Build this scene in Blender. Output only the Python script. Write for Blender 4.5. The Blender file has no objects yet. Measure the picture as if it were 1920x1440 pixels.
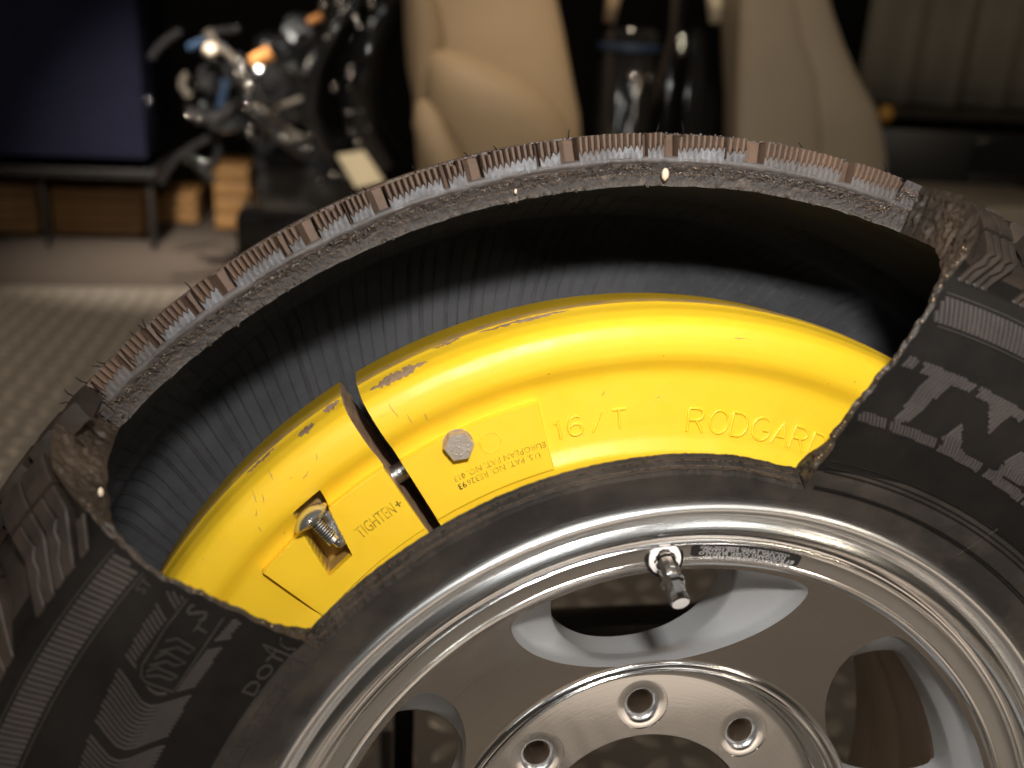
import bpy, bmesh, math, random
import numpy as np
from mathutils import Vector, Matrix, geometry

random.seed(7)
rng = np.random.default_rng(7)
C = bpy.context.scene.collection
SC = bpy.context.scene

# ------------------------------------------------------------------ camera, world, light
# The wheel is modelled in its own frame (hub centre at the origin, axle along Y, front towards -Y)
# and leans back by TILT on its stand; the hall floor is level.
TILT = math.radians(9.0)
T3 = Matrix.Rotation(-TILT, 3, 'X')
T4 = T3.to_4x4()
FLOOR = -0.408

def cam_axes(yaw, pitch, roll):
    return Matrix.Rotation(yaw, 3, 'Z') @ Matrix.Rotation(pitch, 3, 'X') @ Matrix.Rotation(roll, 3, 'Y')
CAM_P = T3 @ Vector((-0.1615, -0.4075, 0.3575))
CAM_M = T3 @ cam_axes(math.radians(-9.56), math.radians(-11.31), math.radians(-1.78))
FPX = 1838.0
cam = bpy.data.cameras.new('camera'); camo = bpy.data.objects.new('camera', cam); C.objects.link(camo)
m = CAM_M.to_4x4()
right, fwd, up = m.col[0].copy(), m.col[1].copy(), m.col[2].copy()
mw = Matrix.Identity(4); mw.col[0] = right; mw.col[1] = up; mw.col[2] = -fwd
mw.translation = CAM_P
camo.matrix_world = mw
cam.sensor_width = 36; cam.lens = FPX / 1920 * 36
cam.clip_start = 0.01; cam.clip_end = 100
cam.dof.use_dof = True; cam.dof.focus_distance = 0.508; cam.dof.aperture_fstop = 5.0
cam.dof.aperture_blades = 0
SC.camera = camo

w = bpy.data.worlds.new('World'); SC.world = w; w.use_nodes = True
bg = w.node_tree.nodes['Background']
bg.inputs[0].default_value = (1.0, 0.80, 0.62, 1); bg.inputs[1].default_value = 0.026

def area(name, loc, aim, power, sx, sy, col, spread=180):
    l = bpy.data.lights.new(name, 'AREA'); l.shape = 'RECTANGLE'; l.size = sx; l.size_y = sy
    l.energy = power; l.color = col; l.spread = math.radians(spread)
    o = bpy.data.objects.new(name, l); C.objects.link(o)
    o.location = loc
    o.rotation_euler = (Vector(aim) - Vector(loc)).to_track_quat('-Z', 'Y').to_euler()
    return o
# the flash on the camera's hot shoe
area('flash_lamp', T3 @ Vector((-0.12, -0.50, 0.56)), T3 @ Vector((0.12, 0.06, 0.33)), 3.0, 0.06, 0.035, (1.0, 0.97, 0.93), 125)
# unseen hall lamps, added to light the background and streak the rim
area('unseen_hall_lamp', (0.3, 1.25, 2.6), (0.35, 2.55, 0.1), 3.9, 0.30, 0.30, (1.0, 0.82, 0.60), 50)
area('unseen_hall_lamp', (-2.4, 1.7, 2.7), (-1.7, 1.6, -0.4), 15, 0.30, 0.30, (1.0, 0.85, 0.68), 80)
area('engine_glint_lamp', (-0.62, 1.3, 2.2), (-0.70, 2.68, 0.26), 7, 0.10, 0.10, (1.0, 0.90, 0.76), 24)  # unseen, added so the engine's chrome balls sparkle
area('unseen_hall_lamp', (1.9, -3.9, 2.6), (1.6, -3.2, 0), 12, 1.3, 0.5, (1.0, 0.98, 0.92))
area('unseen_hall_lamp', (-0.5, -4.6, 2.6), (-0.5, -4.2, 0), 4, 1.2, 0.14, (0.90, 0.97, 1.0))
area('unseen_hall_lamp', (0.6, -2.5, 2.5), (0.6, -2.7, 0), 44, 0.25, 0.9, (1.0, 0.92, 0.84), 80)  # added to brighten the beige carpet that the hub mirrors
area('unseen_hall_lamp', (3.2, -1.0, 2.4), (2.8, -1.0, 0), 6, 0.3, 0.7, (1.0, 0.74, 0.46))
area('unseen_hall_lamp', (-2.6, -2.4, 2.6), (-2.2, -2.2, 0), 7, 0.22, 1.0, (0.96, 1.0, 0.94))
area('unseen_hall_lamp', (3.4, -2.6, 2.6), (3.0, -2.4, 0), 7, 0.25, 0.9, (1.0, 0.90, 0.78))
for lx, ly, lz, pw, col in ((-2.3, -0.9, 2.4, 3, (1.0, .93, .82)), (-1.1, -2.2, 2.6, 1.6, (.95, 1.0, .97)), (2.5, -1.3, 2.3, 3.5, (1.0, .90, .76)), (1.3, -1.7, 2.6, 1.6, (1.0, .95, .88)), (3.0, -3.4, 1.9, 3.5, (1.0, .86, .66))):
    area('rim_streak_lamp', (lx, ly, lz), (lx * .2, -.2, 0), pw, .14, .14, col, 120)  # small unseen lamps added for crisp streaks on the rim
SC.view_settings.view_transform = 'Standard'
SC.view_settings.look = 'None'; SC.view_settings.exposure = 0.0; SC.view_settings.gamma = 1.0

def at(u, v, Y):
    """the point at depth Y (level hall frame) seen at photo coordinates u, v"""
    d = CAM_M @ Vector(((u - 960) / FPX, 1, -(v - 720) / FPX))
    return CAM_P + d * ((Y - CAM_P.y) / d.y)

# ------------------------------------------------------------------ helpers
def P(r, th, y):
    a = math.radians(th)
    return (r * math.cos(a), y, r * math.sin(a))

def obj(name, verts, faces, mat, parent=None, smooth=True, sharp=None, fm=None, uv=None, props=None):
    me = bpy.data.meshes.new(name)
    me.from_pydata([tuple(v) for v in verts], [], [tuple(f) for f in faces])
    for x in (mat if isinstance(mat, (list, tuple)) else [mat]):
        me.materials.append(x)
    if fm is not None:
        me.polygons.foreach_set('material_index', np.array(fm, dtype=np.int32))
    me.polygons.foreach_set('use_smooth', np.full(len(me.polygons), smooth, dtype=bool))
    if uv is not None:
        lay = me.uv_layers.new(name='UVMap')
        li = np.empty(len(me.loops), dtype=np.int32); me.loops.foreach_get('vertex_index', li)
        lay.data.foreach_set('uv', np.array(uv, dtype=np.float32)[li].ravel())
    me.validate(); me.update()
    if sharp is not None and smooth:
        me.set_sharp_from_angle(angle=math.radians(sharp))
    o = bpy.data.objects.new(name, me); C.objects.link(o)
    if parent is not None: o.parent = parent
    if props:
        for k, v in props.items(): o[k] = v
    return o

def thing(name, label, cat, loc=(0, 0, 0), rot=None, group=None, wheelframe=False):
    o = bpy.data.objects.new(name, None); C.objects.link(o)
    o.empty_display_size = 0.05
    if wheelframe: o.matrix_world = T4
    else:
        o.location = loc
        if rot: o.rotation_euler = rot
    o['label'] = label; o['category'] = cat
    if group: o['group'] = group
    return o

def grid_faces(nu, nv, closed_u=False, flip=False):
    f = []
    for i in range(nu if closed_u else nu - 1):
        i2 = (i + 1) % nu
        for j in range(nv - 1):
            q = (i * nv + j, i2 * nv + j, i2 * nv + j + 1, i * nv + j + 1)
            f.append(q[::-1] if flip else q)
    return f

def lathe(name, prof, mat, parent=None, n=360, th0=0, th1=360, sharp=35, flip=False, **k):
    closed = abs(th1 - th0) >= 360
    v = []
    cnt = n if closed else n + 1
    for i in range(cnt):
        th = th0 + (th1 - th0) * i / n
        for r, y in prof: v.append(P(r, th, y))
    return obj(name, v, grid_faces(cnt, len(prof), closed, flip), mat, parent, True, sharp, **k)

def lathe_axis(prof, origin, axis, n=24, flat=False):
    """verts, faces of a turned shape: prof = (radius, distance along axis)"""
    ax = Vector(axis).normalized(); q = ax.to_track_quat('Z', 'Y').to_matrix()
    o = Vector(origin); v = []
    for i in range(n):
        a = 2 * math.pi * i / n
        for r, h in prof: v.append(tuple(o + q @ Vector((r * math.cos(a), r * math.sin(a), h))))
    return v, grid_faces(n, len(prof), True)

def tube(path, rad, n=10):
    pts = [Vector(p) for p in path]; v = []
    for i, p in enumerate(pts):
        t = (pts[min(i + 1, len(pts) - 1)] - pts[max(i - 1, 0)]).normalized()
        a = t.orthogonal().normalized()
        if i and abs(t.dot(a0)) < .99: a = (a0 - t * a0.dot(t)).normalized()
        a0 = a; b = t.cross(a)
        rr = rad[i] if isinstance(rad, (list, tuple)) else rad
        for k in range(n):
            x = 2 * math.pi * k / n
            v.append(tuple(p + a * (rr * math.cos(x)) + b * (rr * math.sin(x))))
    f = []
    for i in range(len(pts) - 1):
        for k in range(n):
            k2 = (k + 1) % n
            f.append((i * n + k, i * n + k2, (i + 1) * n + k2, (i + 1) * n + k))
    f.append(tuple(range(n))[::-1]); f.append(tuple((len(pts) - 1) * n + k for k in range(n)))
    return v, f

class MB:
    def __init__(s): s.v = []; s.f = []; s.m = []
    def add(s, vf, mi=0):
        v, f = vf; k = len(s.v); s.v += [tuple(x) for x in v]; s.f += [tuple(i + k for i in q) for q in f]; s.m += [mi] * len(f)
    def build(s, name, mat, parent=None, smooth=True, sharp=None, **k):
        return obj(name, s.v, s.f, mat, parent, smooth, sharp, fm=s.m, **k)

def box_vf(cx, cy, cz, sx, sy, sz, bev=0.004, rot=None):
    bm = bmesh.new(); bmesh.ops.create_cube(bm, size=1)
    for vv in bm.verts: vv.co = Vector((vv.co.x * sx, vv.co.y * sy, vv.co.z * sz))
    if bev: bmesh.ops.bevel(bm, geom=bm.edges[:], offset=bev, segments=2, affect='EDGES', profile=.5)
    if rot: bmesh.ops.transform(bm, matrix=rot.to_4x4(), verts=bm.verts)
    v = [(x.co.x + cx, x.co.y + cy, x.co.z + cz) for x in bm.verts]
    bm.verts.index_update(); f = [[x.index for x in q.verts] for q in bm.faces]
    bm.free(); return v, f

def interp(x, tab):
    a = np.array(tab); return np.interp(x, a[:, 0], a[:, 1])
def sstep(x, a, b):
    t = np.clip((x - a) / (b - a), 0, 1); return t * t * (3 - 2 * t)

# value noise along one or two axes for torn edges
_tab = rng.random(4096)
def n1(x):
    x = np.asarray(x, float); i = np.floor(x).astype(int); t = x - i; t = t * t * (3 - 2 * t)
    return _tab[i % 4096] * (1 - t) + _tab[(i + 1) % 4096] * t - .5
def n2(x, y):
    x = np.asarray(x, float); y = np.asarray(y, float)
    i = np.floor(x).astype(int); j = np.floor(y).astype(int); a = x - i; b = y - j
    a = a * a * (3 - 2 * a); b = b * b * (3 - 2 * b)
    h = lambda p, q: _tab[(p * 157 + q * 911) % 4096]
    return (h(i, j) * (1 - a) + h(i + 1, j) * a) * (1 - b) + (h(i, j + 1) * (1 - a) + h(i + 1, j + 1) * a) * b - .5

# ------------------------------------------------------------------ materials
class NT:
    def __init__(s, name):
        s.m = bpy.data.materials.new(name); s.m.use_nodes = True; s.t = s.m.node_tree; s.n = s.t.nodes
        s.b = s.n['Principled BSDF']
    def node(s, typ, **k):
        x = s.n.new(typ)
        for a, b in k.items(): setattr(x, a, b)
        return x
    def link(s, a, b): s.t.links.new(a, b)
    def tex(s): return s.node('ShaderNodeTexCoord')
    def noise(s, scale, detail=4, rough=.6, vec=None, dist=0):
        x = s.node('ShaderNodeTexNoise'); x.inputs['Scale'].default_value = scale; x.inputs['Detail'].default_value = detail
        x.inputs['Roughness'].default_value = rough; x.inputs['Distortion'].default_value = dist
        s.link(vec if vec is not None else s.tex().outputs['Object'], x.inputs['Vector']); return x.outputs['Fac']
    def ramp(s, fac, stops, interp='LINEAR'):
        x = s.node('ShaderNodeValToRGB'); x.color_ramp.interpolation = interp; e = x.color_ramp.elements
        while len(e) < len(stops): e.new(.5)
        for k, (p, c) in zip(e, stops):
            k.position = p; k.color = (c, c, c, 1) if isinstance(c, (int, float)) else (*c, 1)
        s.link(fac, x.inputs['Fac']); return x.outputs['Color']
    def mix(s, fac, a, b, mode='MIX'):
        x = s.node('ShaderNodeMix', data_type='RGBA', blend_type=mode)
        for sock, val in ((x.inputs[0], fac), (x.inputs[6], a), (x.inputs[7], b)):
            if hasattr(val, 'is_output'): s.link(val, sock)
            elif isinstance(val, (int, float)): sock.default_value = val if sock.type == 'VALUE' else (val, val, val, 1)
            else: sock.default_value = (*val, 1)
        return x.outputs[2]
    def math(s, op, a, b=0.0, c=None):
        x = s.node('ShaderNodeMath', operation=op)
        for i, val in enumerate((a, b) if c is None else (a, b, c)):
            if hasattr(val, 'is_output'): s.link(val, x.inputs[i])
            else: x.inputs[i].default_value = val
        return x.outputs[0]
    def bump(s, h, strength=.3, dist=.001, prev=None):
        x = s.node('ShaderNodeBump'); x.inputs['Strength'].default_value = strength; x.inputs['Distance'].default_value = dist
        s.link(h, x.inputs['Height'])
        if prev is not None: s.link(prev, x.inputs['Normal'])
        s.link(x.outputs['Normal'], s.b.inputs['Normal']); return x.outputs['Normal']
    def set(s, **k):
        names = {'col': 'Base Color', 'rough': 'Roughness', 'metal': 'Metallic', 'spec': 'Specular IOR Level', 'coat': 'Coat Weight', 'aniso': 'Anisotropic', 'coatr': 'Coat Roughness'}
        for a, b in k.items():
            sock = s.b.inputs[names[a]]
            if hasattr(b, 'is_output'): s.link(b, sock)
            elif isinstance(b, (int, float)): sock.default_value = b
            else: sock.default_value = (*b, 1)
        return s

def simple(name, col, rough=.5, metal=0, var=.25, scale=30, bump=0, bs=300, **k):
    t = NT(name)
    n = t.noise(scale, 5)
    c = t.mix(n, tuple(x * (1 - var) for x in col), tuple(min(1, x * (1 + var)) for x in col))
    t.set(col=c, rough=rough, metal=metal, **k)
    if bump: t.bump(t.noise(bs, 4), bump, .001)
    return t.m

def rubber(name, col, rough=.5, dust=(.10, .075, .055), dust_amt=.25, bump=.25, spec=.5):
    t = NT(name)
    n = t.noise(26, 6, .65); n2_ = t.noise(420, 3)
    base = t.mix(n2_, tuple(x * .7 for x in col), tuple(x * 1.35 for x in col))
    d = t.math('MULTIPLY', t.ramp(n, [(.42, 0.0), (.75, 1.0)]), dust_amt)
    t.set(col=t.mix(d, base, dust), rough=t.ramp(n, [(.3, rough - .08), (.7, rough + .12)]), spec=spec)
    t.bump(t.noise(1500, 3), bump, .0004)
    return t.m

M = {}
M['side'] = rubber('sidewall_rubber', (.0075, .0067, .0062), .50, dust_amt=.08, spec=.17)
M['rib'] = rubber('ribbed_rubber', (.046, .040, .038), .38, dust_amt=.3, spec=.5)  # paler than the sidewall: dusty, plus flash-facing facets' light put in colour
M['mark'] = rubber('raised_rubber', (.030, .027, .025), .40, dust_amt=.2, spec=.5)
M['bead'] = rubber('bead_rubber', (.022, .019, .0165), .55, dust=(.12, .092, .070), dust_amt=.5, bump=.4, spec=.4)
M['tread'] = rubber('tread_rubber', (.021, .0165, .0132), .52, dust=(.13, .082, .056), dust_amt=.34, bump=.4, spec=.35)
M['tooth'] = rubber('dusty_tread_rubber', (.105, .068, .048), .62, dust=(.24, .15, .10), dust_amt=.5, bump=.5, spec=.35)
M['liner'] = rubber('inner_liner_rubber', (.048, .0485, .053), .55, dust=(.115, .114, .120), dust_amt=.5, bump=.4, spec=.25)
def mat_cutgrey():
    t = NT('freshly_cut_rubber')
    n = t.noise(90, 5); n2_ = t.noise(700, 3)
    n = t.noise(60, 6, .7)
    c = t.ramp(n, [(.34, (.055, .050, .050)), (.5, (.11, .112, .122)), (.68, (.235, .245, .265))])
    c = t.mix(t.math('MULTIPLY', t.ramp(n2_, [(.45, 0.0), (.62, 1.0)]), .5), c, (.10, .075, .06))
    t.set(col=c, rough=.5, spec=.4); t.bump(n2_, .35, .0006); return t.m
M['cutgrey'] = mat_cutgrey()

M['undertread'] = rubber('undertread_rubber', (.075, .066, .062), .5, dust=(.20, .175, .17), dust_amt=.55, bump=.7)
def mat_cutface():
    """torn carcass: UV.x runs along the cut in metres, UV.y from the tread side (0) to the liner (1)"""
    t = NT('torn_carcass_rubber')
    uv = t.node('ShaderNodeUVMap').outputs['UV']
    sep = t.node('ShaderNodeSeparateXYZ'); t.link(uv, sep.inputs[0])
    wob = t.noise(40, 4, vec=t.tex().outputs['Object'])
    v = t.math('ADD', sep.outputs['Y'], t.math('MULTIPLY', t.math('SUBTRACT', wob, .5), .22))
    base = t.ramp(v, [(0.0, (.10, .09, .09)), (.10, (.085, .068, .060)), (.17, (.125, .082, .066)), (.23, (.022, .018, .016)), (.40, (.060, .043, .033)),
                      (.50, (.028, .022, .019)), (.56, (.130, .092, .070)), (.64, (.070, .058, .052)), (.80, (.085, .070, .061)), (.90, (.115, .090, .072)), (1.0, (.15, .145, .13))])
    fine = t.noise(900, 4, .7)
    base = t.mix(t.ramp(fine, [(.35, .75), (.65, 0.0)]), base, (.025, .02, .018))
    # cord ends: rows of small light dots
    mp = t.node('ShaderNodeMapping'); mp.inputs['Scale'].default_value = (720, 12, 1); t.link(uv, mp.inputs[0])
    vo = t.node('ShaderNodeTexVoronoi'); vo.inputs['Scale'].default_value = 1.0; t.link(mp.outputs[0], vo.inputs['Vector'])
    dots = t.ramp(vo.outputs['Distance'], [(.10, 1.0), (.30, 0.0)])
    band = t.ramp(v, [(.22, 0.0), (.27, 1.0), (.34, 0.0), (.50, 0.0), (.53, 1.0), (.57, 0.0)])
    band2 = t.ramp(v, [(.78, 0.0), (.84, .65), (.90, .65), (.95, 0.0)])
    patch = t.ramp(t.noise(55, 3), [(.42, 0.0), (.58, 1.0)])
    f = t.math('MULTIPLY', t.math('MULTIPLY', dots, t.math('MAXIMUM', band, band2)), patch)
    pale = t.math('MULTIPLY', t.math('MULTIPLY', t.ramp(t.noise(75, 5, .7), [(.56, 0.0), (.70, 1.0)]), t.ramp(v, [(.5, 0.0), (.62, 1.0)])), .55)
    base = t.mix(pale, base, (.27, .21, .16))
    col = t.mix(f, base, (.42, .29, .19))
    # slanting fabric strands in the lower half
    wv = t.node('ShaderNodeTexWave'); wv.inputs['Scale'].default_value = 1.0; wv.inputs['Distortion'].default_value = 2.5
    mp2 = t.node('ShaderNodeMapping'); mp2.inputs['Scale'].default_value = (95, 2.2, 1); mp2.inputs['Rotation'].default_value = (0, 0, .0); t.link(uv, mp2.inputs[0])
    t.link(mp2.outputs[0], wv.inputs['Vector'])
    low = t.ramp(v, [(.52, 0.0), (.6, 1.0)])
    col = t.mix(t.math('MULTIPLY', t.math('MULTIPLY', wv.outputs['Fac'], low), .45), col, (.05, .045, .045))
    t.set(col=col, rough=.58, spec=.5)
    b = t.bump(fine, .8, .0012); t.bump(vo.outputs['Distance'], .5, .0005, b)
    return t.m
M['cutface'] = mat_cutface()
M['cutedge'] = rubber('cut_edge_rubber', (.032, .024, .018), .5, dust=(.125, .080, .052), dust_amt=.5, bump=.8)
M['fibre'] = simple('brown_fibre', (.22, .145, .085), .6, var=.5, scale=300)
M['cord'] = simple('tan_cord', (.48, .34, .22), .5, var=.4, scale=200)
M['steel'] = simple('cut_steel_wire', (.62, .56, .50), .3, .9, var=.3, scale=300)
M['crumb'] = simple('pale_crumb', (.78, .62, .46), .7, var=.1)

def mat_yellow():
    t = NT('yellow_moulded_plastic')
    n = t.noise(14, 5); n2_ = t.noise(130, 5, .7)
    c = t.mix(n, (.92, .560, .012), (.95, .625, .036))
    spots = t.ramp(t.noise(210, 2), [(.765, 0.0), (.785, 1.0)])
    scr = t.node('ShaderNodeMapping'); scr.inputs['Scale'].default_value = (8, 8, 60); scr.inputs['Rotation'].default_value = (0, .7, 0)
    t.link(t.tex().outputs['Object'], scr.inputs[0])
    sc = t.ramp(t.noise(9, 4, .6, scr.outputs[0]), [(.71, 0.0), (.75, .6)])
    c = t.mix(t.math('MULTIPLY', spots, .55), c, (.30, .16, .02))
    c = t.mix(t.math('MULTIPLY', sc, .25), c, (.48, .27, .02))
    t.set(col=c, rough=t.ramp(n2_, [(.3, .38), (.7, .52)]), spec=.6)
    t.b.inputs['Subsurface Weight'].default_value = .12
    t.b.inputs['Subsurface Radius'].default_value = (.004, .002, .0003)
    t.bump(t.noise(60, 3), .06, .001)
    return t.m
M['yellow'] = mat_yellow()
def mat_scuffed():
    t = NT('scuffed_yellow_plastic')
    n = t.noise(38, 6, .7); n2_ = t.noise(300, 4)
    c = t.ramp(n, [(.30, (.30, .19, .10)), (.45, (.42, .26, .06)), (.62, (.56, .35, .02)), (.8, (.78, .50, .02))])
    c = t.mix(t.math('MULTIPLY', n2_, .4), c, (.25, .17, .11))
    t.set(col=c, rough=.55); t.bump(n2_, .3, .0008); return t.m
M['scuffed'] = mat_scuffed()
M['ochre'] = simple('ochre_yellow_plastic', (.46, .295, .012), .45, var=.22, scale=45, bump=.1)  # browner yellow for the segments' outer top surface
def mat_dirty():
    t = NT('brown_scraped_plastic')
    n = t.noise(60, 6, .7); n2_ = t.noise(220, 5, .6)
    c = t.ramp(n, [(.3, (.20, .125, .075)), (.5, (.36, .24, .15)), (.7, (.50, .34, .20))])
    c = t.mix(t.ramp(n2_, [(.55, 0.0), (.7, .7)]), c, (.12, .075, .04))
    t.set(col=c, rough=.6); t.bump(n2_, .5, .001); return t.m
M['dirty'] = mat_dirty()
def mat_print(name, ink, lo, hi):
    t = NT(name); n = t.noise(330, 4, .7)
    t.set(col=t.mix(t.ramp(n, [(lo, 0.0), (hi, 1.0)]), ink, (.88, .60, .012)), rough=.5); return t.m
M['print'] = mat_print('worn_brown_print', (.23, .13, .015), .36, .70)
M['print_dark'] = mat_print('dark_brown_print', (.11, .065, .012), .48, .75)

def mat_alu(name, rough, col, ringamp, scratch=.0, ring=900.0):
    """turned and polished aluminium: the fine rings are a function of the radius only"""
    t = NT(name)
    o = t.tex().outputs['Object']
    sep = t.node('ShaderNodeSeparateXYZ'); t.link(o, sep.inputs[0])
    r = t.math('SQRT', t.math('ADD', t.math('MULTIPLY', sep.outputs['X'], sep.outputs['X']), t.math('MULTIPLY', sep.outputs['Z'], sep.outputs['Z'])))
    q = t.math('ADD', t.math('MULTIPLY', r, 1.0), t.math('MULTIPLY', sep.outputs['Y'], .6))
    nz = t.node('ShaderNodeTexNoise', noise_dimensions='1D'); nz.inputs['Scale'].default_value = ring; nz.inputs['Detail'].default_value = 5; nz.inputs['Roughness'].default_value = .7
    t.link(q, nz.inputs['W'])
    sm = t.noise(9, 3)
    c = t.mix(nz.outputs['Fac'], tuple(x * .88 for x in col), tuple(min(1, x * 1.06) for x in col))
    specks = t.ramp(t.noise(240, 2), [(.72, 0.0), (.76, 1.0)])
    c = t.mix(t.math('MULTIPLY', specks, scratch), c, (.12, .09, .07))
    t.set(col=c, metal=1.0, rough=t.math('ADD', t.math('MULTIPLY', sm, .06), rough - .03))
    b = t.bump(nz.outputs['Fac'], ringamp, .0004)
    t.bump(t.noise(500, 3), .03, .0003, b)
    return t.m
M['alu'] = mat_alu('turned_aluminium', .13, (.88, .865, .85), .20)
M['alu_lip'] = mat_alu('polished_aluminium_lip', .29, (.94, .935, .93), .10, .6)
M['alu_band'] = mat_alu('satin_aluminium_band', .20, (.84, .85, .845), .08, .15)
M['alu_hub'] = mat_alu('mirror_aluminium', .07, (.90, .885, .87), .02, 0)
M['alu_spoke'] = mat_alu('brushed_aluminium_spoke', .18, (.68, .62, .57), .12, 0)
M['alu_barrel'] = mat_alu('dull_aluminium_barrel', .32, (.46, .37, .30), .3, 0)
M['bore'] = mat_alu('drilled_aluminium', .34, (.66, .58, .50), .3, 0)
def mat_silver():
    t = NT('silver_wheel_paint')
    sp = t.noise(2600, 1)
    t.set(col=t.mix(sp, (.33, .33, .335), (.44, .44, .445)), metal=.10, rough=.34, coat=.5, coatr=.10)
    return t.m
M['silver'] = mat_silver()
M['chrome'] = simple('chrome', (.86, .86, .87), .06, 1, var=.05)
M['zinc'] = simple('zinc_plated_steel', (.60, .58, .56), .30, 1, var=.35, scale=160, bump=.3, bs=420)
M['zinc2'] = simple('bright_zinc_steel', (.74, .74, .75), .24, .9, var=.15, scale=160, bump=.1, bs=420)
M['boltface'] = simple('bolt_head_steel', (.50, .43, .36), .42, .5, var=.25, scale=260, bump=.35, bs=600)
M['darkthread'] = simple('oily_thread_steel', (.16, .14, .12), .4, .8, var=.5, scale=300, bump=.4)
M['white'] = simple('white_washer_and_glint', (.85, .80, .77), .4, var=.05)
M['sticker'] = simple('black_sticker_film', (.018, .017, .017), .3, var=.2)
M['stickertext'] = simple('silver_sticker_print', (.40, .385, .37), .4, var=.2, scale=300)
M['black'] = simple('black_painted_steel', (.010, .009, .009), .35, var=.2)
M['gloss'] = simple('gloss_black_enamel', (.010, .010, .011), .10, var=.2, coat=.6)
M['navy'] = simple('navy_cloth', (.010, .011, .024), .9, var=.3, scale=14, bump=.3, bs=200, spec=.08)
M['wood'] = simple('brown_wooden_crate', (.24, .125, .042), .55, var=.35, scale=12, bump=.2, bs=60)
M['tan'] = simple('tan_upholstery', (.34, .250, .155), .62, var=.10, scale=7, bump=.1, bs=150)
M['tan2'] = simple('pale_tan_upholstery', (.30, .245, .178), .62, var=.10, scale=7, bump=.1, bs=150)
M['card'] = simple('cream_card', (.85, .76, .55), .6, var=.04)
M['orange'] = simple('orange_plastic', (.62, .27, .08), .4, var=.1)
M['amber'] = simple('amber_plastic', (.40, .20, .03), .5, var=.1)
M['blue'] = simple('blue_hose', (.016, .032, .066), .4, var=.1)
M['carpet'] = simple('brown_carpet', (.032, .022, .016), .9, var=.25, scale=20, bump=.3)
M['plate'] = simple('checker_plate_steel', (.195, .170, .145), .45, .35, var=.25, scale=5, bump=.1)
M['lug'] = simple('worn_highlit_lug_steel', (.36, .315, .265), .38, .45, var=.2, scale=9)  # worn tops; their highlights are partly put into this paler colour
M['beige'] = simple('beige_hall_carpet', (.56, .50, .44), .9, var=.12, scale=6)
M['grey'] = simple('grey_olive_curtain', (.30, .26, .19), .8, var=.25, scale=4, bump=.2, bs=40)
M['dark'] = simple('dark_hall_wall', (.012, .010, .009), .9, var=.2)

# ------------------------------------------------------------------ setting: hall floor and far wall
def sheet(name, x0, x1, y0, y1, z, mat, nx=2, ny=2):
    v = [(x0 + (x1 - x0) * i / (nx - 1), y0 + (y1 - y0) * j / (ny - 1), z) for i in range(nx) for j in range(ny)]
    return obj(name, v, grid_faces(nx, ny), mat, None, False, props={'kind': 'structure'})
sheet('floor', -14, 14, -14, 14, FLOOR - .008, M['carpet'])
plate = sheet('checker_plate_floor', -5, 5, -4.5, 2.72, FLOOR, M['plate'])
v = []; f = []
S = .050
for i in range(int(-3.6 / S), int(2.6 / S)):
    for j in range(int(-1.5 / S), int(2.70 / S)):
        if -3.6 > i * S or (i * S > 1.2 and j * S > 1.2): continue
        a = math.pi / 4 if (i + j) % 2 else -math.pi / 4
        ca, sa = math.cos(a), math.sin(a); k = len(v)
        cx, cy = i * S, j * S
        for (lx, ly, lz) in ((-.0225, 0, 0), (-.011, -.0095, 0), (.011, -.0095, 0), (.0225, 0, 0), (.011, .0095, 0), (-.011, .0095, 0), (-.008, 0, .0050), (.008, 0, .0050)):
            v.append((cx + lx * ca - ly * sa, cy + lx * sa + ly * ca, FLOOR + .0002 + lz))
        f += [(k, k + 1, k + 6), (k + 1, k + 2, k + 7, k + 6), (k + 2, k + 3, k + 7), (k + 3, k + 4, k + 7), (k + 4, k + 5, k + 6, k + 7), (k + 5, k, k + 6)]
sheet('beige_carpet', -6, 6, -9, -1.12, FLOOR + .004, M['beige'])
obj('raised_lugs', v, f, M['lug'], plate, True, props={'kind': 'stuff'})
obj('hall_wall', [(-8, 5.4, FLOOR - .01), (8, 5.4, FLOOR - .01), (8, 5.4, 4), (-8, 5.4, 4)], [(0, 1, 2, 3)], M['dark'], None, False, props={'kind': 'structure'})

# ------------------------------------------------------------------ tyre
tyre = thing('cutaway_tyre', 'black tyre with its upper sidewall cut away to show the yellow insert inside', 'tyre', wheelframe=True)
# outer (tread-top) profile of the front half: radius -> y
PF = [(.2120, .010), (.215, .004), (.222, -.002), (.24, -.012), (.27, -.0245), (.30, -.0295), (.33, -.0265), (.355, -.0155), (.372, .002), (.381, .02), (.386, .06), (.3885, .095)]
def smooth_prof(pts, n):
    p = np.array(pts); d = np.r_[0, np.cumsum(np.hypot(*np.diff(p, axis=0).T))]
    s = np.linspace(0, d[-1], n)
    q = np.stack([np.interp(s, d, p[:, 0]), np.interp(s, d, p[:, 1])], 1)
    for _ in range(6):
        q[1:-1] = .25 * q[:-2] + .5 * q[1:-1] + .25 * q[2:]
    return q
PO = smooth_prof(PF, 140)                     # front half, bead to crown
_rs = PO[:, 0]; _ys = PO[:, 1]
def ysw(r): return float(np.interp(r, _rs, _ys))
def prof_normal(q):
    t = np.gradient(q, axis=0); n = np.stack([t[:, 1] * -1, t[:, 0]], 1)   # (r, y) normal
    n = np.stack([t[:, 1], -t[:, 0]], 1); n = -n / np.linalg.norm(n, axis=1)[:, None]
    return n
NO = prof_normal(PO)
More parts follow.
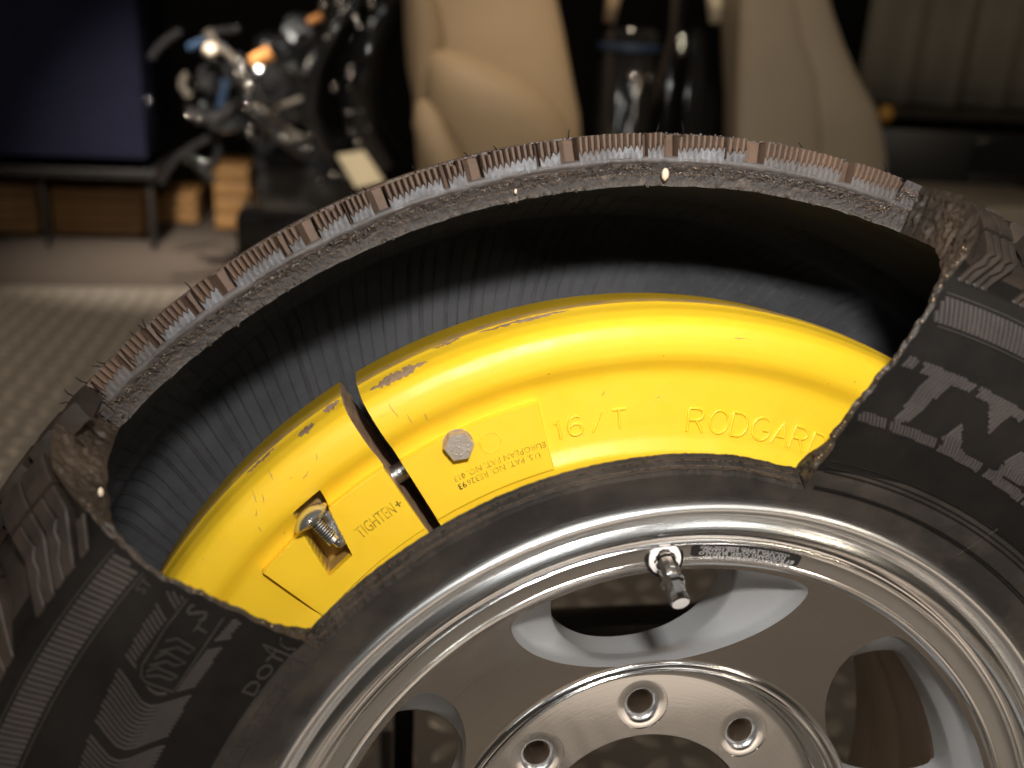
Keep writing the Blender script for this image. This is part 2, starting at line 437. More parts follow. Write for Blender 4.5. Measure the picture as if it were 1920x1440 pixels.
# make normals point outward (front sidewall: -y)
sgn = np.sign(-NO[60, 1]); NO = NO * sgn
def tread_drop(r): return float(interp(r, [(0, 0), (.338, 0), (.352, .006), (.366, .010), (.380, .0125), (.3885, .0130)]))
def wall(r): return float(interp(r, [(.212, .012), (.235, .015), (.25, .0075), (.265, .0045), (.325, .0042), (.340, .0075), (.352, .0125), (.364, .0165), (.376, .0165), (.386, .0125), (.3885, .012)]))
DROP = np.array([tread_drop(r) for r in PO[:, 0]])
WALL = np.array([wall(r) for r in PO[:, 0]])
OUT = PO - NO * DROP[:, None]
INN = OUT - NO * WALL[:, None]
for _ in range(10): INN[1:-1] = .25 * INN[:-2] + .5 * INN[1:-1] + .25 * INN[2:]
YC = .095
def mirror(q): return np.stack([q[::-1, 0][1:], 2 * YC - q[::-1, 1][1:]], 1)
OUTF0 = np.vstack([PO, mirror(PO)]); OUTF = np.vstack([OUT, mirror(OUT)]); INNF = np.vstack([INN, mirror(INN)])
NR = len(OUTF)
# rows of the cut
J0 = int(np.argmin(np.abs(PO[:80, 0] - .239)))
J1 = int(np.argmin(np.abs(PO[:, 1] - .064)))
def th_L(j):
    r = PO[j, 0] if j < len(PO) else .3885
    return float(interp(r, [(.239, 137.3), (.262, 137.65), (.276, 138.0), (.294, 138.5), (.311, 139.2), (.324, 139.2), (.339, 139.2), (.353, 139.2), (.361, 139.3), (.3685, 139.4), (.380, 138.8), (.386, 138.2)]))
def th_R(j):
    r = PO[j, 0] if j < len(PO) else .3885
    return float(interp(r, [(.2346, 79.8), (.254, 79.1), (.273, 78.75), (.288, 77.7), (.300, 76.7), (.318, 75.6), (.328, 75.0), (.3357, 74.55), (.3464, 73.3), (.36, 72.0), (.372, 71.1), (.386, 70.8)]))
L0, R0 = 138.5, 76.0
THICK = np.array([float(interp(OUTF0[j, 0], [(.30, 1), (.335, .9), (.355, .28), (.39, .16)])) for j in range(NR)])
JIT_L = np.array([n1(j * .55 + 11) * .55 + n1(j * 1.7) * .25 for j in range(NR)]) * THICK
JIT_R = np.array([n1(j * .45 + 71) * .60 + n1(j * 1.9 + 5) * .30 for j in range(NR)]) * THICK
# columns
cols = []
th = 0.0
us = sorted(set(list(np.round(np.arange(R0, L0 + .001, .25), 3)) + list(np.round(np.linspace(L0, 200, 180), 3)) + list(np.round(np.linspace(20, R0, 180), 3)) + list(np.round(np.linspace(200, 380, 120), 3)[1:-1])))
US = np.array(us); NCOL = len(US)
iL = int(np.argmin(np.abs(US - L0))); iR = int(np.argmin(np.abs(US - R0)))
def hat(x, c, wd): return np.clip(1 - np.abs(x - c) / wd, 0, 1)
TH = np.zeros((NCOL, NR))
for j in range(NR):
    jj = min(max(j, J0), J1)
    TH[:, j] = US + hat(US, L0, 14) * (th_L(jj) - L0) + hat(US, R0, 14) * (th_R(jj) - R0)
    if J0 <= j <= J1:
        TH[:, j] += hat(US, L0, .6) * JIT_L[j] * .55 + hat(US, R0, .6) * JIT_R[j] * .55
# bead cut wanders in radius
def rcut(th): return float(interp(th, [(78, .2300), (80.4, .2318), (87, .2346), (94, .2366), (104.6, .2385), (112.8, .2393), (121.5, .2386), (129.6, .2384), (137.2, .2377), (140, .2375)]))
OV = np.zeros((NCOL, NR, 3)); IV = np.zeros((NCOL, NR, 3))
s_r = OUTF[:, 0].copy(); s_y = OUTF[:, 1].copy()
jidx = np.arange(NR, dtype=float)
for i in range(NCOL):
    j_eff = jidx.copy()
    tc = US[i]
    if R0 - 8 < tc < L0 + 8:
        rc = rcut(min(max(tc, 79), 138)) + .0006 * float(n1(tc * 2.1)) + .0004 * float(n1(tc * 5.3 + 9))
        jt = float(np.interp(rc, PO[:80, 0], np.arange(80)))
        k = min(1, max(0, (tc - (R0 - 8)) / 8)) * min(1, max(0, ((L0 + 8) - tc) / 8))
        j_eff = jidx + hat(jidx, J0, 9) * (jt - J0) * k
    a = np.radians(TH[i])
    gd = 1.0 if not (R0 - 3 < tc < L0 + 3) else float(np.clip(max(tc - L0, R0 - tc) / 1.3, 0, 1))
    if R0 < tc < L0: gd = 1.0 if L0 - 1 > tc > R0 + 1 else 0.0
    sh_ = np.where((np.arange(NR) < J1), 1.0, np.clip(1 - (np.arange(NR) - J1) / 6, 0, 1)) * (1 - gd)
    SRC = OUTF + (OUTF0 - OUTF) * sh_[:, None]
    for arr, src in ((OV, SRC), (IV, INNF)):
        rr = np.interp(j_eff, jidx, src[:, 0]); yy = np.interp(j_eff, jidx, src[:, 1])
        arr[i, :, 0] = rr * np.cos(a); arr[i, :, 1] = yy; arr[i, :, 2] = rr * np.sin(a)
def cut(i, j): return iR <= i < iL and J0 <= j < J1
verts = np.vstack([OV.reshape(-1, 3), IV.reshape(-1, 3)]).tolist()
OFF = NCOL * NR
faces = []; fm = []
for i in range(NCOL):
    i2 = (i + 1) % NCOL
    for j in range(NR - 1):
        if cut(i, j): continue
        faces.append((i * NR + j, i * NR + j + 1, i2 * NR + j + 1, i2 * NR + j)); 
        r = OUTF[j, 0]; fm.append(2 if r < .2450 else (1 if OUTF[j, 0] > .346 else 0))
        faces.append((OFF + i * NR + j, OFF + i2 * NR + j, OFF + i2 * NR + j + 1, OFF + i * NR + j + 1)); fm.append(3)
    for j, fl in ((0, 0), (NR - 1, 1)):
        q = (i * NR + j, i2 * NR + j, OFF + i2 * NR + j, OFF + i * NR + j)
        faces.append(q if fl else q[::-1]); fm.append(2)
obj('carcass', verts, faces, [M['side'], M['tread'], M['bead'], M['liner']], tyre, True, 50, fm=fm)

def cut_ribbon(name, outer, inner, k, amp, mat, freq=1.0, bulge=0.0, seed=0, push=None, flat=None):
    outer = np.array(outer); inner = np.array(inner); n = len(outer)
    d = np.r_[0, np.cumsum(np.linalg.norm(np.diff(outer, axis=0), axis=1))]
    v = []; uv = []
    tang = np.gradient(outer, axis=0)
    for a in range(n):
        across = inner[a] - outer[a]
        nm = np.cross(tang[a], across); nm /= (np.linalg.norm(nm) + 1e-9)
        if push is not None and nm @ np.array(push) < 0: nm = -nm
        for b in range(k + 1):
            t = b / k
            lay = 1.0 if flat is None else float(interp(t, flat))
            W_ = float(np.linalg.norm(across))
            h = lay * amp * (float(n2(d[a] * 300 * freq + seed, t * W_ * 300)) + .7 * float(n2(d[a] * 800 * freq + 31 + seed, t * W_ * 800))) * min(1, 6 * t, 6 * (1 - t)) + bulge * math.sin(math.pi * t)
            v.append(outer[a] + across * t + nm * h); uv.append((d[a], t))
    return obj(name, v, grid_faces(n, k + 1), mat, tyre, True, None, uv=uv)
def densify(a, n):
    a = np.array(a); d = np.r_[0, np.cumsum(np.linalg.norm(np.diff(a, axis=0), axis=1))]
    s = np.linspace(0, d[-1], n); return np.stack([np.interp(s, d, a[:, c]) for c in range(3)], 1)
rowO = densify(OV[iR:iL + 1, J1], 900); rowI = densify(IV[iR:iL + 1, J1], 900)
rowI[:, 0] *= 1 + .0018 * n1(np.arange(900) * .09)[:]; rowI[:, 2] *= 1 + .0018 * n1(np.arange(900) * .09)
cut_ribbon('tread_cut_face', rowO, rowI, 20, .0030, M['cutface'], push=(0, -1, 0), flat=[(0, .25), (.15, .3), (.24, 1.0), (.36, .8), (.48, .35), (.54, 1.0), (.62, .3), (1, .22)])
cut_ribbon('bead_cut_face', densify(OV[iR:iL + 1, J0], 700), densify(IV[iR:iL + 1, J0], 700), 8, .0006, M['bead'], push=(0, -.2, 1))
cut_ribbon('sidewall_cut_edge', densify(OV[iL, J0:J1 + 1], 260), densify(IV[iL, J0:J1 + 1], 260), 26, .0024, M['cutedge'], seed=50)
cut_ribbon('sidewall_cut_edge', densify(OV[iR, J0:J1 + 1], 260), densify(IV[iR, J0:J1 + 1], 260), 26, .0024, M['cutedge'], seed=90)

# bead strip: two fine seams along the cut and a saw-scalloped upper edge
mb = MB()
bo = densify(OV[iR:iL + 1, J0], 400); bi = densify(IV[iR:iL + 1, J0], 400)
for t, rad in ((.24, .00045), (.36, .00035), (.72, .0004)):
    path = [tuple(bo[k] + (bi[k] - bo[k]) * t + np.array((0, -.0003, 0)) + np.array((bo[k][0], 0, bo[k][2])) / np.linalg.norm(bo[k]) * .0006) for k in range(2, 398, 2)]
    mb.add(tube(path, rad, 5))
mb.build('cord_seam', M['cutedge'], tyre)
mb = MB()
for k in range(3, 397, 2):
    p = bo[k] + (bi[k] - bo[k]) * (.30 + .01 * random.random()); n_ = np.array((p[0], 0, p[2])) / np.hypot(p[0], p[2])
    if random.random() < .8: mb.add(box_vf(*(p + n_ * .0009), .0004, .0006, .0003, 0))
    if k % 2 and random.random() < .7:
        q = bo[k] + (bi[k] - bo[k]) * .62; mb.add(box_vf(*(q + n_ * .0007), .0004, .0006, .0003, 0))
mb.build('cord_end', M['fibre'], tyre, False, props={'kind': 'stuff'})
# pale cord ends dotted along the right and left cut edges
mb = MB()
for ii in (iR, iL):
    eo = densify(OV[ii, J0:J1 + 1], 130); ei = densify(IV[ii, J0:J1 + 1], 130)
    for k in range(2, 86):
        if random.random() < (.60 if ii == iR else .12) and k > 8:
            p = eo[k] + (ei[k] - eo[k]) * random.uniform(.30, .42); s_ = random.uniform(.00022, .00042)
            tg = Vector(eo[k + 1] - eo[k - 1]).normalized()
            off = Vector((0.0, -.0004, 0)) + (Vector((-math.sin(math.radians(76)), 0, math.cos(math.radians(76)))) * .0006 if ii == iR else Vector((.0005, 0, .0004)))
            c_ = Vector(p) + off
            mb.add(tube([c_ - tg * s_ * 1.3, c_, c_ + tg * s_ * 1.3], [s_ * .5, s_ * .9, s_ * .5], 6))
mb.build('cord_end', M['cord'], tyre, True, props={'kind': 'stuff'})
# broken steel belts and fibres on the tread cut face
mb = MB(); mc = MB()
for k in range(620):
    i = random.randint(6, 893); t = random.choice((.26, .30, .30, .34, .53)) + random.uniform(-.03, .03)
    p = Vector(rowO[i]) + (Vector(rowI[i]) - Vector(rowO[i])) * t + Vector((0, -.0012, 0))
    tg = Vector(rowO[min(i + 3, 899)] - rowO[i - 3]).normalized(); rd = (Vector(rowI[i]) - Vector(rowO[i])).normalized()
    d = (tg * random.uniform(-1, 1) + rd * random.uniform(-.5, .5) + Vector((0, -random.uniform(.2, 1), 0))).normalized()
    L_ = random.uniform(.0005, .0016)
    (mb if random.random() < .6 else mc).add(tube([p, p + d * L_], [.00022, .00016], 5))
for k in range(150):
    end = random.random() < .45
    i = random.randint(2, 60) if end and random.random() < .5 else (random.randint(840, 897) if end else random.randint(5, 890))
    p = Vector(rowO[i]) + (Vector(rowI[i]) - Vector(rowO[i])) * random.uniform(.15, .85) + Vector((0, -.001, 0))
    pts = [p]; d = Vector((random.uniform(-1, 1), -.35, random.uniform(-1, 1))).normalized()
    for q in range(4):
        d = (d + Vector((random.uniform(-.6, .6), random.uniform(-.2, .2), random.uniform(-.6, .6)))).normalized(); pts.append(pts[-1] + d * random.uniform(.0003, .0008))
    mc.add(tube(pts, .00009, 4))
mb.build('steel_wire', M['steel'], tyre, True, props={'kind': 'stuff'})
mc.build('torn_fibre', M['fibre'], tyre, True, props={'kind': 'stuff'})
# rubber shreds hanging in the cut
mb = MB()
for k in range(230):
    i = random.randint(4, 895); t = random.choice((.2, .45, .5, .95, .98)) + random.uniform(-.06, .04)
    p = Vector(rowO[i]) + (Vector(rowI[i]) - Vector(rowO[i])) * t + Vector((0, -.0005, 0))
    s_ = random.uniform(.0004, .0013)
    vf = box_vf(*p, s_ * random.uniform(1, 2.2), s_, s_, s_ * .25, Matrix.Rotation(random.uniform(0, 3), 3, 'Y') @ Matrix.Rotation(random.uniform(0, 3), 3, 'X'))
    mb.add(vf)
mb.build('torn_rubber_shred', M['cutedge'], tyre, True, props={'kind': 'stuff'})
def crumb(p, s):
    bm = bmesh.new(); bmesh.ops.create_icosphere(bm, subdivisions=2, radius=1)
    for vv in bm.verts: vv.co *= 1 + .35 * float(n2(vv.co.x * 2 + 9, vv.co.z * 2 + vv.co.y))
    bm.verts.index_update()
    o = obj('rubber_crumb', [(p[0] + vv.co.x * s[0], p[1] + vv.co.y * s[1], p[2] + vv.co.z * s[2]) for vv in bm.verts], [[x.index for x in q.verts] for q in bm.faces], M['crumb'], tyre)
    bm.free()
crumb(P(.3662, 91.6, .0615), (.0021, .0018, .0030))
crumb(P(.3655, 103.2, .0625), (.0008, .0008, .0012))
crumb(P(.3490, 138.7, -.0020), (.0012, .0012, .0020))

# row of cut tread blocks: each shows flutes (the walls of its sipes) above a cleanly cut grey face
YB = .064
def comb_block(a0, a1, lean0=0.0, lean1=0.0):
    """a0 > a1 degrees: left and right side of the block"""
    wdt = a0 - a1; nt = max(2, round(wdt / .44)); RB = .3858 + random.uniform(-.0004, .0004); R00 = .3728
    v = []; f = []; mi = []
    def V(r, th, y): v.append(P(r, th, y)); return len(v) - 1
    def Q(ids, m_): f.append(tuple(ids)); mi.append(m_)
    dth = wdt / nt
    rz_hi = .3792; rz_lo = .3766
    lo = []; zig = []
    for k in range(nt):
        t0 = a0 - k * dth; tm = t0 - dth / 2; t1 = t0 - dth
        R1 = RB + random.uniform(-.0003, .0002) - (random.uniform(.0008, .0022) if random.random() < .07 else 0)
        jit = random.uniform(-.0009, .0008); yy = YB - .0012 + random.uniform(-.0003, .0003)
        rise = .0014 * (k / max(1, nt - 1))            # the sipes get shallower to the right
        b0, bm_, b1 = V(R00, t0, yy), V(R00, tm, yy - .0002), V(R00, t1, yy)
        z0, zm, z1 = V(rz_hi + rise, t0, yy + .0002), V(rz_lo + rise + jit, tm, yy), V(rz_hi + rise, t1, yy + .0002)
        Q((b0, bm_, zm, z0), 0); Q((bm_, b1, z1, zm), 0)
        # flute: a ridge standing back from the grey face, pointed at the bottom
        r0 = rz_hi + rise + .0002
        e0, e1 = V(r0, t0 - dth * .04, yy + .0030), V(r0, t1 + dth * .10, yy + .0030)
        p0 = V(rz_lo + rise + jit + .0002, tm, yy + .0008)
        tt0, ttl, ttr, tt1 = V(R1, t0 - dth * .04, yy + .0030), V(R1, tm + dth * .20, yy + .0006), V(R1, tm - dth * .18, yy + .0006), V(R1, t1 + dth * .10, yy + .0030)
        ml, mr = V(r0 + .0004, tm + dth * .20, yy + .0006), V(r0 + .0004, tm - dth * .18, yy + .0006)
        Q((e0, ml, ttl, tt0), 1); Q((ml, mr, ttr, ttl), 1); Q((mr, e1, tt1, ttr), 1)
        Q((e0, p0, ml), 1); Q((p0, mr, ml), 1); Q((p0, e1, mr), 1)
        Q((z0, zm, p0, e0), 1); Q((zm, z1, e1, p0), 1)
        bk0, bk1 = V(R1, t0 - dth * .04, YB + .014), V(R1, t1 + dth * .10, YB + .014)
        tm2 = V(R1, tm, YB + .014)
        Q((tt0, ttl, ttr, tt1, bk1, tm2, bk0), 1)
        gap0, gap1 = V(r0, t1 + dth * .10, YB + .010), V(R1, t1 + dth * .10, YB + .010)
        Q((e1, gap0, gap1, tt1), 1)
        g2, g3 = V(r0, t0 - dth * .04, YB + .010), V(R1, t0 - dth * .04, YB + .010)
        Q((g2, e0, tt0, g3), 1)
    # side walls
    for t_, s_, ln in ((a0, 1, lean0), (a1, -1, lean1)):
        q = [V(R00, t_, YB - .001), V(rz_hi + .001, t_, YB - .001), V(R1, t_, YB + .0015), V(R1, t_, YB + .016), V(R00, t_ + ln, YB + .016)]
        Q(q if s_ < 0 else q[::-1], 1)
    return obj('tread_block', v, f, [M['cutgrey'] if 84 < a0 < 131.5 else M['undertread'], M['tooth']], tyre, False, fm=mi)
BL = [(139.6, 137.9), (136.8, 134.4), (133.8, 131.9), (131.0, 128.3), (127.4, 125.9), (124.6, 120.7), (120.0, 119.0), (117.7, 115.5), (115.2, 113.6), (112.3, 108.3),
      (107.8, 106.5), (105.2, 101.3), (101.0, 99.5), (98.1, 93.3), (92.9, 91.7), (90.6, 87.0), (86.8, 85.3), (83.8, 77.5), (76.5, 72.6), (72.0, 70.4)]
for a0, a1 in BL: comb_block(a0, a1)
# sloping groove walls between the blocks (dusty), each a part
for (a0, a1), (b0, b1) in zip(BL[:-1], BL[1:]):
    if a1 - b0 < .15: continue
    wdt = a1 - b0
    v = []
    yA = YB + (.0035 if wdt > .8 else .0015)
    for k, (t_, yb_) in enumerate(((a1 + .02, yA + .004), (a1 - wdt * .35, yA), (b0 + wdt * .15, yA + .0012), (b0 - .02, yA + .006))):
        for r_, dy in ((.3735, -.003), (.3752, -.0005), (.3775, 0.0), (.3853, .0012), (.3856, .012)): v.append(P(r_, t_, yb_ + dy))
    obj('groove_wall', v, grid_faces(4, 5), M['tooth'], tyre, True, 40)
# bed of cut rubber under the blocks, a bit proud of the torn face
v = []; n_ = 500; uvb = []
for i in range(n_ + 1):
    t_ = 140.2 + (70.2 - 140.2) * i / n_
    wv = .0007 * float(n1(i * .13)) + .0005 * float(n1(i * .5 + 40))
    for r_, dy in ((.3752, .004), (.3750, -.0006), (.3738, -.0016), (.3722 + wv, -.0014), (.3712 + wv * 1.6, .0012)):
        v.append(P(r_, t_, YB + dy + .0005 * float(n1(i * .31 + r_ * 900))))
obj('undertread', v, grid_faces(n_ + 1, 5), M['undertread'], tyre, True)
# the rest of the tread behind the cut row: ribs with a worn crown
lathe('tread_rib', [(.374, .0775), (.3858, .078), (.3866, .0805), (.3868, .098), (.374, .0995)], M['tooth'], tyre, 300)
lathe('tread_rib', [(.374, .106), (.386, .107), (.386, .140), (.374, .141)], M['tooth'], tyre, 300)
lathe('tread_rib', [(.374, .148), (.383, .149), (.378, .180), (.366, .186)], M['tooth'], tyre, 300)

# moulding hairs on the tread edge
mb = MB()
for t_ in (139.2, 138.4, 137.6, 135.9, 135.5, 132.6, 131.7, 131.5, 127.6, 123.4, 119.4, 117.0, 114.1, 113.5, 109.8, 106.0, 103.7, 98.6, 92.2, 89.7, 80.3, 73.8, 73.2):
    p = Vector(P(.3858, t_, YB + random.uniform(0, .012))); d = Vector(P(1, t_ + random.uniform(-25, 55), 0)); d.y = random.uniform(-.4, .2); L_ = random.uniform(.0025, .0065)
    b = Vector((random.uniform(-.3, .3), 0, random.uniform(-.3, .3)))
    mb.add(tube([p, p + d * L_ * .5, p + (d + b) * L_], [.00035, .0003, .0002], 5))
mb.build('moulding_hair', M['side'], tyre, True, props={'kind': 'stuff'})
mb = MB()
for k in range(420):     # dust and shavings on the tread's edge
    t_ = random.uniform(72, 138); s_ = random.uniform(.00015, .0005)
    mb.add(box_vf(*P(.3860, t_, YB + random.uniform(.0, .012)), s_ * 2, s_, s_, 0, Matrix.Rotation(random.uniform(0, 3), 3, 'Y')))
mb.build('rubber_dust', M['cutgrey'], tyre, False, props={'kind': 'stuff'})

# shoulder blocks left and right of the cut: slanted lugs with a zigzag sipe
def surf(r, th, h=0.0):
    i = float(np.interp(r, PO[:, 0], np.arange(len(PO)))); nr = np.interp(i, np.arange(len(PO)), NO[:, 0]); ny = np.interp(i, np.arange(len(PO)), NO[:, 1])
    y = np.interp(r, PO[:, 0], PO[:, 1])
    return P(r + nr * h, th, y + ny * h)
LUG = [(.3385, 0.0), (.3395, .08), (.345, -.75), (.349, -1.35), (.353, -1.95), (.3555, -2.25), (.3600, -2.30), (.3650, -2.35)]
LUG2 = [(.3668, -2.38), (.3705, -2.42), (.3745, -2.45), (.3775, -2.45)]
ZIG = [0, 0, .16, -.16, .16, -.12, 0, 0]
def lug(a0, a1, left_zig, right_zig, path, zig, flipdir=1):
    v = []; n = len(path); dep = .0095
    for i, (r, o) in enumerate(path):
        l = a0 + o * flipdir + (zig[i] if left_zig else 0); rr = a1 + o * flipdir + (zig[i] if right_zig else 0)
        b = min(.12, (l - rr) * .2)
        for t_, h in ((l + .06, -dep * min(1, (r - .334) / .02)), (l, -.0006), (l - b, 0), (rr + b, 0), (rr, -.0006), (rr - .06, -dep * min(1, (r - .334) / .02))): v.append(surf(r, t_, h))
    f = grid_faces(n, 6, False, True)
    f += [(0, 1, 2, 3, 4, 5), tuple((n - 1) * 6 + k for k in (5, 4, 3, 2, 1, 0))]
    return obj('shoulder_block', v, f, M['tread'], tyre, True, 30)
def lug_pair(start, wdt):
    h = wdt / 2
    for s in (start, start - h):
        z = .018 * h / .7
        lug(s - .05, s - h / 2 + .045, 0, 1, LUG, ZIG); lug(s - h / 2 - .045, s - h + .09, 1, 0, LUG, ZIG)
        lug(s - .05, s - h + .09, 0, 0, LUG2, ZIG)
for st, wd in ((156.9 + 5.0, 4.8), (149.5 + 5.0, 4.8), (142.1 + 4.7, 4.6), (73.55, 2.75), (68.65, 2.75), (63.7, 2.9), (58.6, 2.9)): lug_pair(st, wd)
# part of the lug that the saw cut through on the left
lug(141.7, 140.75, 0, 0, [(r, o) for r, o in LUG[:4]], ZIG)
# inner shoulder row beyond the circumferential groove
for a0, a1 in ((141.0, 139.2), (144.0, 141.6), (147.5, 144.6), (151, 148), (70.9, 68.9), (68.4, 65.6), (65, 62)):
    v = []
    for y_ in (.026, .030, .056, .0585):
        for t_, h in ((a0, -.010), (a0 - .05, -.0008), (a0 - .2, 0), (a1 + .2, 0), (a1 + .05, -.0008), (a1, -.010)):
            hh = h - (.009 if y_ in (.026, .0585) else 0); r_ = float(np.interp(y_, PO[40:, 1], PO[40:, 0])) + hh
            v.append(P(r_, t_ - 2.4, y_))
    obj('shoulder_block', v, grid_faces(4, 6, False, True), M['tread'], tyre, True, 30)

# sidewall relief: everything below is thin raised rubber on the sidewall
def ridge(mb, pts, w_, h_, closed=False):
    """raised line through (r, theta) points on the front sidewall"""
    q = [np.array(surf(r, t_, 0)) for r, t_ in pts]
    n = len(q); k = len(mb.v)
    for i in range(n):
        a = q[(i - 1) % n] if (closed or i) else q[i]; b = q[(i + 1) % n] if (closed or i < n - 1) else q[i]
        tg = b - a; tg /= (np.linalg.norm(tg) + 1e-12)
        nm = np.array(surf(*pts[i], .001)) - q[i]; nm /= np.linalg.norm(nm); sd = np.cross(tg, nm)
        for s_, h in ((-.5, -.0002), (-.28, h_), (.28, h_), (.5, -.0002)): mb.v.append(tuple(q[i] + sd * (w_ * s_) + nm * h))
    m_ = n if closed else n - 1
    for i in range(m_):
        i2 = (i + 1) % n
        for c in range(3): mb.f.append((k + i * 4 + c, k + i2 * 4 + c, k + i2 * 4 + c + 1, k + i * 4 + c + 1)); mb.m.append(0)
    if not closed:
        mb.f.append((k, k + 1, k + 2, k + 3)); mb.m.append(0); e = k + (n - 1) * 4; mb.f.append((e + 3, e + 2, e + 1, e)); mb.m.append(0)
def inpoly(r, t_, poly):
    c = False; n = len(poly)
    for i in range(n):
        (r1, t1), (r2, t2) = poly[i], poly[(i + 1) % n]
        if (t1 > t_) != (t2 > t_) and r < (r2 - r1) * (t_ - t1) / (t2 - t1) + r1: c = not c
    return c
def ribs(name, ths, rfun, r_lo, r_hi, w_, h_, mask=None, step=.0012):
    mb = MB()
    for k, t_ in enumerate(ths):
        run = []
        for r in np.arange(r_lo, r_hi + 1e-6, step):
            tt = t_ + rfun(r)
            if mask is None or mask(r, tt, k): run.append((r, tt))
            else:
                if len(run) > 2: ridge(mb, run, w_, h_)
                run = []
        if len(run) > 2: ridge(mb, run, w_, h_)
    return mb.build(name, M['rib'], tyre, True, 40, props={'kind': 'stuff'})
# outer band of close straight ribs
def cutaway(r, t_):
    j = int(np.interp(r, PO[:, 0], np.arange(len(PO))))
    return th_R(j) - .5 < t_ < th_L(j) + .5
ribs('outer_rib_band', list(np.arange(50, 76, .415)) + list(np.arange(138, 186, .45)), lambda r: (r - .325) * 40, .3185, .3300, .0019, .0007, lambda r, t_, k: not cutaway(r, t_), .0023)
def ring(r_, t0, t1, w_=.0009, h_=.0005, name='sidewall_ring', mat='side'):
    mb = MB(); n = max(2, int(abs(t1 - t0) / .8)); ridge(mb, [(r_, t0 + (t1 - t0) * k / n) for k in range(n + 1)], w_, h_)
    mb.build(name, M[mat], tyre, True, 40)
for r_ in (.3315, .3170): ring(r_, 74.4, 40, .0009, .0006, mat='mark'); ring(r_, 139.6, 190, .0009, .0006, mat='mark')
# bead rings and a mould line
for r_, h_ in ((.2478, .0005), (.2446, .0006), (.2422, .0006), (.2338, .0007), (.2325, .0005)): ring(r_, 78.6, 30, .0008, h_)
for r_, h_ in ((.2462, .0006), (.2355, .0007)): ring(r_, 138.4, 185, .0009, h_, mat='mark')
mb = MB(); ridge(mb, [(.2490, 57.0), (.2290, 57.28)], .0007, .0006); mb.build('mould_line', M['rib'], tyre, True, 40)
# lettering band, right: raised letters stay smooth, ribs fill the ground and the two border rings
G1 = [(.2975, 73.46), (.2972, 71.3), (.2738, 73.3), (.2732, 74.85)]
T1 = [(.2715, 69.7), (.2833, 68.58), (.2697, 66.85)]
T2 = [(.2960, 67.65), (.2821, 65.63), (.2953, 64.85)]
G2 = [(.2700, 62.6), (.2790, 62.3), (.2865, 61.0), (.2955, 59.6), (.2955, 57.5), (.2700, 59.3)]
def mask_R(r, t_, k):
    if cutaway(r, t_): return False
    up_o = .3018 - (76 - t_) * .00027; lo = .2740 - (78 - t_) * .00028
    if up_o - .0054 < r < up_o: return not any(abs(t_ - b) < .24 for b in (74.8, 69.07, 63.4, 57.6))
    if lo - .0050 < r < lo: return not any(abs(t_ - b) < .24 for b in (75.14, 69.43, 63.65, 57.9))
    return any(inpoly(r, t_, g) for g in (G1, T1, T2, G2))
wave_R = lambda r: float(interp(r, [(.262, .6), (.268, .55), (.2743, 1.0), (.2824, .15), (.2897, -.15), (.2965, -.75), (.303, -1.35)]))
ribs('letter_ground_ribs', list(np.arange(50, 79, .37)), wave_R, .2610, .3025, .0014, .0009, mask_R, .0007)
# lettering band, left: wavy ribs round a smooth box with a mark of three bars
BOX = [(.2978, 138.0), (.2978, 145.3), (.2945, 146.5), (.2905, 147.0), (.2780, 146.9), (.2785, 138.0)]
wave_L = lambda r: float(interp(r, [(.262, -2.3), (.2714, -1.34), (.277, -.2), (.2799, .43), (.2834, .82), (.2872, .69), (.2926, 0), (.297, -.6), (.3065, -1.5)]))
ribs('wavy_ribs', list(np.arange(136, 186, .42)), wave_L, .2695, .3055, .0009, .0008,
     lambda r, t_, k: (not cutaway(r, t_)) and (not inpoly(r, t_, BOX)) and k % 13 > 1 and r > .2735 - max(0, t_ - 138.7) * .00034 and r < .3068 - (t_ - 139) * .0006, .0009)
mb = MB()
ridge(mb, [(.2974, 139.2), (.2968, 142), (.2952, 145.6), (.2930, 146.45), (.2900, 146.75), (.2786, 146.65), (.2790, 143), (.2812, 138.9)], .0009, .0009)
for ch in ([(.2933, 142.98), (.2901, 142.34), (.2818, 142.46), (.2829, 143.03), (.288, 143.0), (.2927, 144.0)], [(.2927, 144.59), (.2901, 143.77), (.2813, 143.89), (.2842, 144.49), (.288, 144.45), (.2925, 145.35)], [(.2923, 145.93), (.2900, 145.25), (.2807, 145.23), (.2821, 145.73), (.2870, 145.8), (.2915, 146.3)]):
    ridge(mb, ch, .0008, .0009)
ridge(mb, [(.2601, 139.37), (.2500, 139.3), (.2386, 139.21)], .0010, .0009); ridge(mb, [(.2601, 139.37), (.2560, 139.75), (.2545, 139.8)], .0009, .0008)
ridge(mb, [(.2467, 139.31), (.2440, 140.0), (.2425, 140.2)], .0008, .0007)
ridge(mb, [(.2560, 138.0), (.2540, 138.6), (.2500, 138.75), (.2470, 138.4)], .0008, .0007)
mb.build('raised_mark', M['mark'], tyre, True, 40)

